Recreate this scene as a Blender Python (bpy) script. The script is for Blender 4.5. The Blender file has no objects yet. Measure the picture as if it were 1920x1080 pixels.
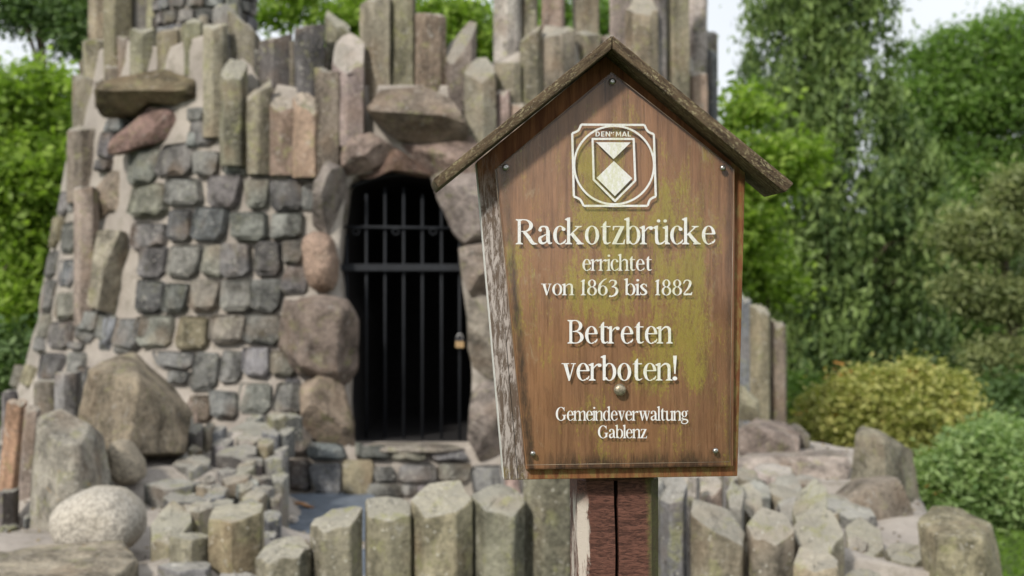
import bpy, bmesh, math, random
import numpy as np
from mathutils import Vector, Matrix, noise as mnoise

# ------------------------------------------------------------------ camera, world, sun, exposure
scene = bpy.context.scene
COL = scene.collection
R = math.radians
F = 50.0; SW = 36.0
FPX = 1920 * F / SW
CAMZ = 1.6
SIGN_D = 1.9
cam_d = bpy.data.cameras.new('camera'); cam = bpy.data.objects.new('camera', cam_d); COL.objects.link(cam)
cam.location = (0, 0, CAMZ); cam.rotation_euler = (R(90), 0, 0)
cam_d.lens = F; cam_d.sensor_width = SW; cam_d.clip_start = 0.05; cam_d.clip_end = 600
cam_d.dof.use_dof = True; cam_d.dof.focus_distance = SIGN_D - 0.03; cam_d.dof.aperture_fstop = 6.8
scene.camera = cam

SUN = Vector((-0.52, -1.0, 0.80)).normalized()
world = bpy.data.worlds.new('World'); scene.world = world; world.use_nodes = True
wn = world.node_tree; wn.nodes.clear()
wo = wn.nodes.new('ShaderNodeOutputWorld'); wb = wn.nodes.new('ShaderNodeBackground')
sky = wn.nodes.new('ShaderNodeTexSky'); sky.sky_type = 'NISHITA'; sky.sun_disc = False
sky.sun_elevation = math.asin(SUN.z); sky.sun_rotation = math.atan2(SUN.x, SUN.y)
sky.dust_density = 2.0
cl = wn.nodes.new('ShaderNodeTexNoise'); cl.inputs['Scale'].default_value = 2.2; cl.inputs['Detail'].default_value = 5
tc = wn.nodes.new('ShaderNodeTexCoord'); wn.links.new(tc.outputs['Generated'], cl.inputs['Vector'])
mr = wn.nodes.new('ShaderNodeMapRange'); mr.inputs[1].default_value = 0.3; mr.inputs[2].default_value = 0.6
mr.inputs[3].default_value = 0.80; mr.inputs[4].default_value = 0.96
wn.links.new(cl.outputs['Fac'], mr.inputs[0])
mx = wn.nodes.new('ShaderNodeMix'); mx.data_type = 'RGBA'
wn.links.new(mr.outputs[0], mx.inputs[0]); wn.links.new(sky.outputs[0], mx.inputs[6])
mx.inputs[7].default_value = (10.6, 11.0, 11.5, 1)
wn.links.new(mx.outputs[2], wb.inputs[0]); wb.inputs[1].default_value = 0.078
wn.links.new(wb.outputs[0], wo.inputs[0])
sd = bpy.data.lights.new('sun', 'SUN'); sd.energy = 3.0; sd.angle = R(5); sd.color = (1.0, 0.94, 0.85)
so = bpy.data.objects.new('sun', sd); COL.objects.link(so)
so.rotation_euler = SUN.to_track_quat('Z', 'Y').to_euler(); so.location = (-5, -8, 9)
scene.view_settings.view_transform = 'Standard'; scene.view_settings.look = 'None'
scene.view_settings.exposure = 0.3; scene.view_settings.gamma = 1.0; scene.view_settings.use_curve_mapping = False
scene.cycles.max_bounces = 6; scene.cycles.transparent_max_bounces = 12

# ------------------------------------------------------------------ helpers
rng = random.Random(7)
def P(px, py, D):
    return Vector(((px - 960) / FPX * D, D, CAMZ - (py - 540) / FPX * D))

def mesh_from(name, verts, faces, smooth=False):
    me = bpy.data.meshes.new(name); me.from_pydata([tuple(v) for v in verts], [], faces); me.update()
    if smooth:
        me.polygons.foreach_set('use_smooth', [True] * len(me.polygons))
    return me

def link(name, me, m, parent=None, loc=None, color=None, label=None):
    o = bpy.data.objects.new(name, me); COL.objects.link(o)
    if m is not None and me is not None and not me.materials: me.materials.append(m)
    if parent: o.parent = parent
    if loc is not None: o.location = loc
    if color: o.color = (*color, 1)
    if label: o['label'] = label
    return o

def thing(name, label, cat, loc=(0, 0, 0), group=None):
    o = bpy.data.objects.new(name, None); COL.objects.link(o); o.location = loc
    o.empty_display_size = 0.1
    o['label'] = label; o['category'] = cat
    if group: o['group'] = group
    return o

def tag(o, label, cat, group=None):
    o['label'] = label; o['category'] = cat
    if group: o['group'] = group
    return o

def struct(o): o['kind'] = 'structure'; return o
def bm_mesh(bm, name):
    me = bpy.data.meshes.new(name); bm.normal_update(); bm.to_mesh(me); bm.free(); return me

# ------------------------------------------------------------------ materials
class NT:
    def __init__(s, name):
        s.m = bpy.data.materials.new(name); s.m.use_nodes = True; s.t = s.m.node_tree; s.t.nodes.clear()
        s.out = s.n('ShaderNodeOutputMaterial'); s.b = s.n('ShaderNodeBsdfPrincipled')
        s.l(s.b.outputs[0], s.out.inputs[0])
    def n(s, k, **kw):
        x = s.t.nodes.new(k)
        for a, v in kw.items(): setattr(x, a, v)
        return x
    def l(s, a, b): s.t.links.new(a, b)
    def val(s, inp, v):
        if hasattr(v, 'is_linked') or hasattr(v, 'links'): s.l(v, inp)
        else: inp.default_value = v
    def coord(s, out='Object', rand=False):
        c = s.n('ShaderNodeTexCoord').outputs[out]
        if rand:
            oi = s.n('ShaderNodeObjectInfo'); a = s.n('ShaderNodeVectorMath', operation='SCALE')
            cx = s.n('ShaderNodeCombineXYZ')
            for i in range(3): s.l(oi.outputs['Random'], cx.inputs[i])
            s.l(cx.outputs[0], a.inputs[0]); a.inputs['Scale'].default_value = 37.0
            b = s.n('ShaderNodeVectorMath', operation='ADD'); s.l(c, b.inputs[0]); s.l(a.outputs[0], b.inputs[1])
            c = b.outputs[0]
        return c
    def scaled(s, c, sc):
        m = s.n('ShaderNodeMapping'); s.l(c, m.inputs[0]); m.inputs['Scale'].default_value = sc; return m.outputs[0]
    def noise(s, c, scale, detail=4, rough=0.6, dist=0.0):
        x = s.n('ShaderNodeTexNoise'); s.l(c, x.inputs['Vector']); x.inputs['Scale'].default_value = scale
        x.inputs['Detail'].default_value = detail; x.inputs['Roughness'].default_value = rough
        x.inputs['Distortion'].default_value = dist
        return x.outputs['Fac']
    def ramp(s, f, a, b, lo=0.0, hi=1.0, smooth=True):
        x = s.n('ShaderNodeMapRange'); s.l(f, x.inputs[0]); x.inputs[1].default_value = a; x.inputs[2].default_value = b
        x.inputs[3].default_value = lo; x.inputs[4].default_value = hi
        if smooth: x.interpolation_type = 'SMOOTHSTEP'
        return x.outputs[0]
    def mix(s, f, a, b, mode='MIX'):
        x = s.n('ShaderNodeMix', data_type='RGBA', blend_type=mode)
        s.val(x.inputs[0], f)
        for i, v in ((6, a), (7, b)):
            if isinstance(v, tuple): x.inputs[i].default_value = (*v, 1) if len(v) == 3 else v
            else: s.l(v, x.inputs[i])
        return x.outputs[2]
    def math(s, op, a, b=None, c=None):
        x = s.n('ShaderNodeMath', operation=op)
        for i, v in enumerate((a, b, c)):
            if v is not None: s.val(x.inputs[i], v)
        return x.outputs[0]
    def gray(s, f):
        x = s.n('ShaderNodeCombineXYZ')
        for i in range(3): s.l(f, x.inputs[i])
        return x.outputs[0]
    def bump(s, h, strength=0.5, dist=0.01):
        x = s.n('ShaderNodeBump'); s.l(h, x.inputs['Height']); x.inputs['Strength'].default_value = strength
        x.inputs['Distance'].default_value = dist; s.l(x.outputs[0], s.b.inputs['Normal'])
    def xyz(s, c):
        x = s.n('ShaderNodeSeparateXYZ'); s.l(c, x.inputs[0]); return x.outputs
    def fin(s, col, rough=0.85, spec=0.25):
        s.val(s.b.inputs['Base Color'], (*col, 1) if isinstance(col, tuple) else col)
        s.val(s.b.inputs['Roughness'], rough); s.b.inputs['Specular IOR Level'].default_value = spec
        return s.m

def mat_stone(name, lichen=0.5, bumpd=0.012, speck=True, vert=1.0, yellow=False, broken=False):
    n = NT(name); c = n.coord('Object', True)
    oi = n.n('ShaderNodeObjectInfo')
    a = n.noise(n.scaled(c, (1, 1, vert)), 7, 5, 0.62, 0.4); b = n.noise(c, 45, 4, 0.7)
    g = n.math('ADD', n.ramp(a, 0.3, 0.7, 0.5, 1.45), n.ramp(b, 0.32, 0.68, -0.26, 0.26))
    col = n.mix(1.0, oi.outputs['Color'], n.gray(g), 'MULTIPLY')
    if broken: col = n.mix(0.48, col, (0.46, 0.44, 0.38))  # broken stone is paler; sky brightness on the tops is painted in too
    hue = n.noise(c, 4, 2, 0.5)
    col = n.mix(n.ramp(hue, 0.5, 0.75, 0, 0.35), col, (0.24, 0.16, 0.10))
    lg = n.math('MULTIPLY', n.ramp(n.noise(c, 11, 6, 0.7, 0.6), 0.54, 0.66), lichen)
    col = n.mix(lg, col, (0.27, 0.27, 0.12))
    pale = n.math('MULTIPLY', n.ramp(n.noise(c, 23, 5, 0.7, 0.3), 0.58, 0.68), 0.45)
    col = n.mix(pale, col, (0.42, 0.40, 0.36))
    if speck:
        v = n.n('ShaderNodeTexVoronoi'); n.l(c, v.inputs['Vector']); v.inputs['Scale'].default_value = 26
        col = n.mix(n.ramp(v.outputs['Distance'], 0.10, 0.16, 0.6, 0), col, (0.5, 0.48, 0.42))
    if yellow:
        yl = n.ramp(n.noise(c, 24, 5, 0.65, 0.5), 0.66, 0.71, 0, 0.7)
        col = n.mix(yl, col, (0.50, 0.30, 0.07))
    h = n.math('ADD', n.math('MULTIPLY', n.noise(c, 9, 7, 0.65), 1.0), n.math('MULTIPLY', n.noise(c, 60, 5, 0.7), 0.35))
    dk = n.ramp(n.noise(c, 30, 6, 0.75, 0.8), 0.56, 0.66, 0, 0.6)
    col = n.mix(dk, col, (0.06, 0.055, 0.045))
    n.bump(h, 1.0, bumpd * 1.8)
    return n.fin(col, 0.9, 0.2)

def mat_granite(name):
    n = NT(name); c = n.coord('Object', True); oi = n.n('ShaderNodeObjectInfo')
    b = n.noise(c, 70, 3, 0.8); a = n.noise(c, 6, 5, 0.6)
    col = n.mix(1.0, oi.outputs['Color'], n.gray(n.ramp(b, 0.35, 0.65, 0.6, 1.25)), 'MULTIPLY')
    col = n.mix(n.ramp(a, 0.5, 0.7, 0, 0.5), col, (0.33, 0.29, 0.22))
    n.bump(n.math('ADD', n.noise(c, 14, 6, 0.6), n.math('MULTIPLY', b, 0.3)), 0.8, 0.02)
    return n.fin(col, 0.85, 0.3)

def mat_mortar():
    n = NT('mortar'); c = n.coord('Object')
    a = n.noise(c, 3, 5, 0.6); b = n.noise(c, 60, 4, 0.7)
    col = n.mix(n.ramp(a, 0.3, 0.7), (0.30, 0.272, 0.245), (0.43, 0.39, 0.345))
    col = n.mix(n.ramp(n.noise(c, 5, 7, 0.72, 0.6), 0.5, 0.64, 0, 0.6), col, (0.19, 0.175, 0.14))
    col = n.mix(n.ramp(b, 0.3, 0.7, 0, 0.3), col, (0.26, 0.22, 0.19))
    n.bump(n.math('ADD', n.noise(c, 16, 6, 0.65), n.math('MULTIPLY', b, 0.4)), 0.8, 0.015)
    return n.fin(col, 0.95, 0.15)

def mat_plain(name, col, rough=0.7, metal=0.0, nz=0.25, sc=30, bumpd=0.002):
    n = NT(name); c = n.coord('Object'); a = n.noise(c, sc, 5, 0.65)
    cc = n.mix(n.ramp(a, 0.3, 0.7, 0, 1), tuple(v * (1 - nz) for v in col), tuple(min(1, v * (1 + nz)) for v in col))
    n.b.inputs['Metallic'].default_value = metal; n.bump(a, 0.5, bumpd)
    return n.fin(cc, rough, 0.4)

def mat_leaf(name, c1, c2, c3=None, trans=0.35):
    n = NT(name)
    at = n.n('ShaderNodeAttribute', attribute_name='tint'); at.attribute_type = 'GEOMETRY'
    col = n.mix(at.outputs['Fac'], c1, c2)
    if c3:
        at3 = n.n('ShaderNodeAttribute', attribute_name='odd')
        col = n.mix(at3.outputs['Fac'], col, c3)
    n.fin(col, 0.55, 0.35)
    tr = n.n('ShaderNodeBsdfTranslucent'); n.l(n.mix(1.0, col, (1.3, 1.5, 0.7), 'MULTIPLY'), tr.inputs[0])
    ms = n.n('ShaderNodeMixShader'); ms.inputs[0].default_value = trans
    n.l(n.b.outputs[0], ms.inputs[1]); n.l(tr.outputs[0], ms.inputs[2]); n.l(ms.outputs[0], n.out.inputs[0])
    return n.m

M_STONE = mat_stone('basalt_cobble', 0.12)
M_COLUMN = mat_stone('basalt_column', 0.5, 0.01, True, 0.35)
M_BREAK_SKYLIT = mat_stone('basalt_broken_top_skylit', 0.6, 0.018, True, 1.0, False, True)  # top faces: fresh break plus painted skylight
M_ROCK = mat_stone('rough_rock', 0.45, 0.03, False)
M_ROCKY = mat_stone('orange_lichen_rock', 0.45, 0.02, True, 1.0, True)
M_GRAN = mat_granite('granite')
M_MORTAR = mat_mortar()
M_IRON = mat_plain('gate_iron', (0.009, 0.011, 0.015), 0.7, 0.0)
M_DARK = mat_plain('chamber_shade', (0.012, 0.011, 0.012), 1.0)  # near-black stone colour stands in for the shade inside the doorway
M_BARK = mat_plain('bark', (0.10, 0.075, 0.055), 0.95, 0, 0.4, 18, 0.02)
M_GRASS = None

# ------------------------------------------------------------------ stone shapes
def hexcol(w, d, z0, z1, seed, tilt=(0, 0), ns=None, edge=None, chip=0.02, wob=0.05):
    """standing basalt column centred on origin xy, w wide (x), d deep (y)"""
    r = random.Random(seed); ns = ns or r.choice([5, 6, 6, 6, 7])
    e = edge if edge is not None else r.uniform(-28, 10)
    a0 = R(-90 + e)
    ang = [a0 + 2 * math.pi * (k + (r.uniform(-.15, .15) if k else 0)) / ns for k in range(ns)]
    rad = [r.uniform(0.88, 1.1) for _ in ang]
    px = [math.cos(a) * q for a, q in zip(ang, rad)]; py = [math.sin(a) * q for a, q in zip(ang, rad)]
    xm, xM, ym, yM = min(px), max(px), min(py), max(py)
    pts = [((x - xm) / (xM - xm) * w - w / 2, (y - ym) / (yM - ym) * d - d / 2) for x, y in zip(px, py)]
    H = z1 - z0; lv = max(2, min(9, int(H / (w * 0.8)) + 1))
    # chamfer each corner into two verts so that arrises read soft
    pp = []
    for k in range(ns):
        p, q, s = Vector(pts[k - 1]), Vector(pts[k]), Vector(pts[(k + 1) % ns])
        c = min(0.006, 0.08 * min((p - q).length, (s - q).length))
        pp.append(q + (p - q).normalized() * c); pp.append((p * .25 + s * .25 + q * .5) * .0 + q + (s - q).normalized() * c)
        m = (q + s) / 2; pp.append(m * r.uniform(.97, 1.02))
    N = len(pp); vs = []; fs = []; mi = []
    cutc = [r.uniform(-1, .5) * chip * 1.3 for _ in range(ns)]
    def tz(k, x, y):
        return tilt[0] * x + tilt[1] * y + cutc[k // 3] * (1 if k % 3 < 2 else .4) + mnoise.noise(Vector((x * 30 + seed, y * 30, 1))) * chip * .6
    zs = [z0 + H * k / lv for k in range(lv)] + [z1 - chip * .5, z1]
    offs = [(r.uniform(-1, 1) * wob * w * .25, r.uniform(-1, 1) * wob * w * .25, 1 + r.uniform(-wob, wob) * .45) for _ in zs]
    offs[-1] = (offs[-2][0], offs[-2][1], offs[-2][2] * .97)
    for i, z in enumerate(zs):
        ox, oy, sc = offs[i]; top = i >= len(zs) - 2
        for k, q in enumerate(pp):
            kk = 1 + mnoise.noise(Vector((k * 1.7, z * 9, seed * 1.0))) * wob * .6
            x, y = q.x * sc * kk + ox, q.y * sc * kk + oy
            vs.append((x, y, z + (tz(k, x, y) if top else 0)))
    for i in range(len(zs) - 1):
        for k in range(N):
            a, b = i * N + k, i * N + (k + 1) % N
            fs.append((a, b, b + N, a + N)); mi.append(0)
    base = (len(zs) - 1) * N
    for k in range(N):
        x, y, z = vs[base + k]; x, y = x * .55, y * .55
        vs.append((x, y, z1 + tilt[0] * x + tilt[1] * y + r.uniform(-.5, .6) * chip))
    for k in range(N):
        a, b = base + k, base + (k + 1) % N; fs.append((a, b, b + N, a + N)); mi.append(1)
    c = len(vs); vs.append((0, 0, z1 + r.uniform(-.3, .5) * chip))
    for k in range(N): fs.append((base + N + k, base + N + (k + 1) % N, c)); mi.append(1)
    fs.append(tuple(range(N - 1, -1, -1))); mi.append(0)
    HEXMI[0] = mi
    return vs, fs
HEXMI = [None]
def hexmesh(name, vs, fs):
    me = mesh_from(name, vs, fs); me.materials.append(M_COLUMN); me.materials.append(M_BREAK_SKYLIT)
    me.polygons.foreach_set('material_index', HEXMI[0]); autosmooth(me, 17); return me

def cobble_mesh(w, h, back, proud, seed):
    """block end: x across, z up, -y out of the wall"""
    r = random.Random(seed)
    base = [(-1, -.66), (-.66, -1), (.64, -1), (1, -.64), (1, .8), (.82, 1), (-.8, 1), (-1, .82)]
    wx = r.uniform(-.14, .14)
    base = [(x * r.uniform(.88, 1.04) * (1 + wx * y), y * r.uniform(.88, 1.05)) for x, y in base]
    sk = r.uniform(-.14, .14)
    base = [((x + sk * y) * w / 2, y * h / 2) for x, y in base]
    xr = r.uniform(-.5, .6) * w / 2; k1 = r.uniform(0, .8); k2 = r.uniform(.4, 2.4); tz = r.uniform(-.35, .25)
    vs = []; fs = []
    for s, y in ((1.0, back), (1.0, -proud * .45), (.965, -proud * .85)):
        for x, z in base: vs.append((x * s, y, z * s))
    def out(x, z): return -proud - .012 + (k1 * max(0, xr - x) + k2 * .5 * max(0, x - xr)) + tz * z
    for x, z in base:
        x *= r.uniform(.82, .92); z *= r.uniform(.82, .92); vs.append((x, max(-proud * 1.9, min(-proud * .5, out(x, z))), z))
    # ridge line splits the face in two facets
    vs.append((xr * .8, out(xr, 0) - .004, h * .36)); vs.append((xr * .8, out(xr, 0) - .004, -h * .36))
    for i in range(3):
        for k in range(8):
            a, b = i * 8 + k, i * 8 + (k + 1) % 8; fs.append((a, b, b + 8, a + 8))
    t, bt = 32, 33; f = lambda k: 24 + k % 8
    fs += [(f(0), f(1), bt), (f(1), f(2), bt), (f(2), f(3), bt), (f(3), f(4), t, bt), (f(4), f(5), t), (f(5), f(6), t),
           (f(6), f(7), t), (f(7), f(0), bt, t)]
    return vs, fs

def rock_mesh(poly, depth, seed, cuts=5, rough=0.05, boxy=0.42, res=96, cutd=(0.6, 0.85), frontcuts=None, soft=1):
    """solid whose front silhouette is poly [(x,z)], depth along y; flattened by cut planes"""
    r = random.Random(seed)
    cx = sum(p[0] for p in poly) / len(poly); cz = sum(p[1] for p in poly) / len(poly)
    P2 = [(x - cx, z - cz) for x, z in poly]
    def rho(a):
        dx, dz = math.cos(a), math.sin(a); best = 0
        for i in range(len(P2)):
            x1, z1 = P2[i]; x2, z2 = P2[(i + 1) % len(P2)]
            ex, ez = x2 - x1, z2 - z1; den = dx * ez - dz * ex
            if abs(den) < 1e-9: continue
            t = (x1 * ez - z1 * ex) / den; u = (x1 * dz - z1 * dx) / den
            if t > 0 and -1e-6 <= u <= 1 + 1e-6: best = max(best, t)
        return best
    na = res; nb = res // 2
    rh = [rho(2 * math.pi * k / na) for k in range(na)]
    for _ in range(soft): rh = [(rh[k - 1] + rh[k] * (5 if soft == 1 else 1) + rh[(k + 1) % na]) / (7 if soft == 1 else 3) for k in range(na)]
    W = max(rh); sc = min(W * 2, depth * 2, max(.1, W))
    planes = []
    for _ in range(cuts):
        a = r.uniform(0, 2 * math.pi); el = r.uniform(.6, 1.25)
        n = Vector((math.cos(a) * math.cos(el), -math.sin(el), math.sin(a) * math.cos(el)))
        # support of shape approx
        k = int(a / (2 * math.pi) * na) % na
        s = math.hypot(math.cos(el) * rh[k], math.sin(el) * depth / 2)
        planes.append((n, s * r.uniform(*cutd)))
    for fc in (frontcuts or []):
        planes.append((Vector(fc[:3]).normalized(), fc[3]))
    vs = []; off = Vector((seed * 3.7 % 91, seed * 1.3 % 57, 2.0))
    for j in range(nb + 1):
        th = math.pi * j / nb
        s = math.sin(th) ** boxy if 0 < j < nb else 0.0
        y = -math.copysign(abs(math.cos(th)) ** .8, math.cos(th)) * depth / 2
        for k in range(na):
            a = 2 * math.pi * k / na
            p = Vector((math.cos(a) * rh[k] * s, y, math.sin(a) * rh[k] * s))
            for n, h in planes:
                d = p.dot(n) - h
                if d > 0: p -= n * d * .96
            q = p / sc * 1.6 + off
            f = mnoise.fractal(q, 1.0, 2.0, 4) * rough + (abs(mnoise.noise(q * 4)) - .2) * rough * .6 + mnoise.noise(q * 11) * rough * .22
            p = p * (1 + f)
            vs.append(tuple(p))
            if j in (0, nb): break
    fs = []
    def idx(j, k):
        if j == 0: return 0
        if j == nb: return len(vs) - 1
        return 1 + (j - 1) * na + k % na
    for j in range(nb):
        for k in range(na):
            a, b, c, d = idx(j, k), idx(j, k + 1), idx(j + 1, k + 1), idx(j + 1, k)
            if j == 0: fs.append((a, d, c)[::-1])
            elif j == nb - 1: fs.append((a, b, c)[::1])
            else: fs.append((a, b, c, d))
    return vs, fs, (cx, cz)

def autosmooth(me, deg=32):
    bm = bmesh.new(); bm.from_mesh(me); bmesh.ops.recalc_face_normals(bm, faces=bm.faces)
    for f in bm.faces: f.smooth = True
    for e in bm.edges:
        if len(e.link_faces) == 2 and e.calc_face_angle(0) > R(deg): e.smooth = False
    bm.to_mesh(me); bm.free()

def rock_px(name, poly, D, depth, color, mat, parent=None, seed=0, back=0.5, **kw):
    """rock whose outline is given in photo pixels at distance D of its front-middle plane"""
    w = [P(x, y, D) for x, y in poly]
    if mat is M_GRAN: kw['soft'] = 14
    vs, fs, (cx, cz) = rock_mesh([(p.x, p.z) for p in w], depth, seed, **kw)
    me = mesh_from(name, vs, fs); autosmooth(me, 60 if mat is M_GRAN else 22)
    loc = Vector((cx, D + depth * (back - .5) * 1.0, cz))
    o = link(name, me, mat, parent, (loc - parent.location) if parent else loc, color)
    return o

def hull_rock(name, pts, color, mat, parent=None, seed=0, amp=.02, bev=.012):
    W = [P(*p) for p in pts]; c = sum(W, Vector()) / len(W)
    bm = bmesh.new()
    for p in W: bm.verts.new(p - c)
    r = bmesh.ops.convex_hull(bm, input=bm.verts[:])
    bmesh.ops.delete(bm, geom=[v for v in bm.verts if not v.link_faces], context='VERTS')
    bmesh.ops.dissolve_limit(bm, angle_limit=R(5), verts=bm.verts, edges=bm.edges)
    bmesh.ops.bevel(bm, geom=bm.edges[:], offset=bev, segments=1, affect='EDGES', profile=.5)
    bmesh.ops.triangulate(bm, faces=bm.faces)
    for _ in range(4):
        L = [e for e in bm.edges if e.calc_length() > .045]
        if not L or len(bm.faces) > 9000: break
        bmesh.ops.subdivide_edges(bm, edges=L, cuts=1); bmesh.ops.triangulate(bm, faces=bm.faces)
    o = Vector((seed * 3.1, seed * 1.7, 0))
    for v in bm.verts:
        q = v.co * 4 + o
        d = Vector((mnoise.fractal(q, 1, 2, 4), mnoise.fractal(q + Vector((9, 0, 0)), 1, 2, 4), mnoise.fractal(q + Vector((0, 9, 0)), 1, 2, 4)))
        v.co += d * amp + v.co.normalized() * (abs(mnoise.noise(q * 2.2)) * amp * -.8 + mnoise.noise(q * 6) * amp * .25)
    me = bm_mesh(bm, name); autosmooth(me, 24)
    return link(name, me, mat, parent, (c - parent.location) if parent else c, color)

seedc = [100]
def ns_():
    seedc[0] += 1; return seedc[0]
def jit(c, a=.12):
    k = 1 + rng.uniform(-a, a); L = sum(c) / 3; c = tuple(v + (L * q - v) * .28 for v, q in zip(c, (1.03, 1, .9))); return tuple(max(0.01, v * k * (1 + rng.uniform(-.04, .04))) for v in c)

GREY = (0.185, 0.18, 0.172); GREYD = (0.105, 0.10, 0.10); BLUE = (0.155, 0.162, 0.172)
OLIVE = (0.195, 0.172, 0.118); TAN = (0.25, 0.205, 0.145); RED = (0.245, 0.17, 0.13); ORANGE = (0.31, 0.215, 0.135)
PALE = (0.36, 0.33, 0.29); MOSS = (0.215, 0.20, 0.135); BROWN = (0.17, 0.138, 0.11); PINK = (0.28, 0.21, 0.185)

# ------------------------------------------------------------------ ground
def grid_mesh(name, xs, ys, zf):
    vs = [(x, y, zf(x, y)) for y in ys for x in xs]; nx = len(xs)
    fs = [(j * nx + i, j * nx + i + 1, (j + 1) * nx + i + 1, (j + 1) * nx + i) for j in range(len(ys) - 1) for i in range(nx - 1)]
    return mesh_from(name, vs, fs, True)
n = NT('lawn'); c = n.coord('Object')
col = n.mix(n.ramp(n.noise(c, 0.9, 6, .65), .3, .7), (0.05, 0.09, 0.025), (0.10, 0.155, 0.04))
col = n.mix(n.ramp(n.noise(c, 25, 4, .7), .4, .7, 0, .5), col, (0.10, 0.12, 0.04))
n.bump(n.noise(c, 40, 5, .7), 1.0, 0.04); M_LAWN = n.fin(col, 0.9, .2)
sp = [-250, -120, -60, -30] + [-20 + k for k in range(41)] + [30, 60, 120, 250]
struct(link('ground', grid_mesh('ground', sp, [s + 12 for s in sp],
            lambda x, y: 0.05 * mnoise.noise(Vector((x * .3, y * .3, 0))) + max(0, (y - 22)) * .012), M_LAWN))

# ------------------------------------------------------------------ the tower
TC = Vector(((750 - 960) / FPX * 11.0, 11.0, 0))          # axis
RZ = [(-.5, 3.1), (0, 3.05), (.56, 2.90), (.96, 2.76), (1.36, 2.65), (1.96, 2.55), (2.8, 2.39), (3.77, 2.26), (5, 2.25), (9, 2.2)]
def RR(z):
    for (a, ra), (b, rb) in zip(RZ, RZ[1:]):
        if z <= b: return ra + (rb - ra) * max(0, (z - a)) / (b - a)
    return RZ[-1][1]
def surf(px, py, add=0.0):
    """point of the tower surface seen at a pixel"""
    dx, dz = (px - 960) / FPX, -(py - 540) / FPX
    best = None; bd = 9; D = 7.2
    while D < 11.0:
        p = Vector((dx * D, D, CAMZ + dz * D)); g = math.hypot(p.x - TC.x, p.y - TC.y) - RR(p.z) - add
        if g < 0: return p
        if g < bd: bd, best = g, p.copy()
        D += 0.01
    return best
def on_tower(p):
    v = Vector((p.x - TC.x, p.y - TC.y, 0)).normalized(); return v

tower = thing('stone_tower', 'round basalt tower with crown of columns and barred dark doorway behind the sign', 'tower', TC)

DOOR = [(640, 420), (632, 500), (640, 560), (658, 600), (652, 700), (650, 760), (655, 838), (882, 838), (885, 700), (876, 600),
        (866, 530), (868, 450), (848, 400), (826, 350), (800, 328), (733, 318), (665, 328), (650, 350)]
def inpoly(x, y, poly):
    c = False
    for i in range(len(poly)):
        x1, y1 = poly[i]; x2, y2 = poly[i - 1]
        if (y1 > y) != (y2 > y) and x < (x2 - x1) * (y - y1) / (y2 - y1) + x1: c = not c
    return c
TOPPX = [(100, 130), (150, 105), (200, 70), (300, 90), (380, 60), (450, 110), (480, 150), (560, 165), (700, 160), (900, 160), (935, 120),
         (1000, 90), (1100, 80), (1345, 110)]
def ip(tab, x):
    if x <= tab[0][0]: return tab[0][1]
    for (a, ya), (b, yb) in zip(tab, tab[1:]):
        if x <= b: return ya + (yb - ya) * (x - a) / (b - a)
    return tab[-1][1]
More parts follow.
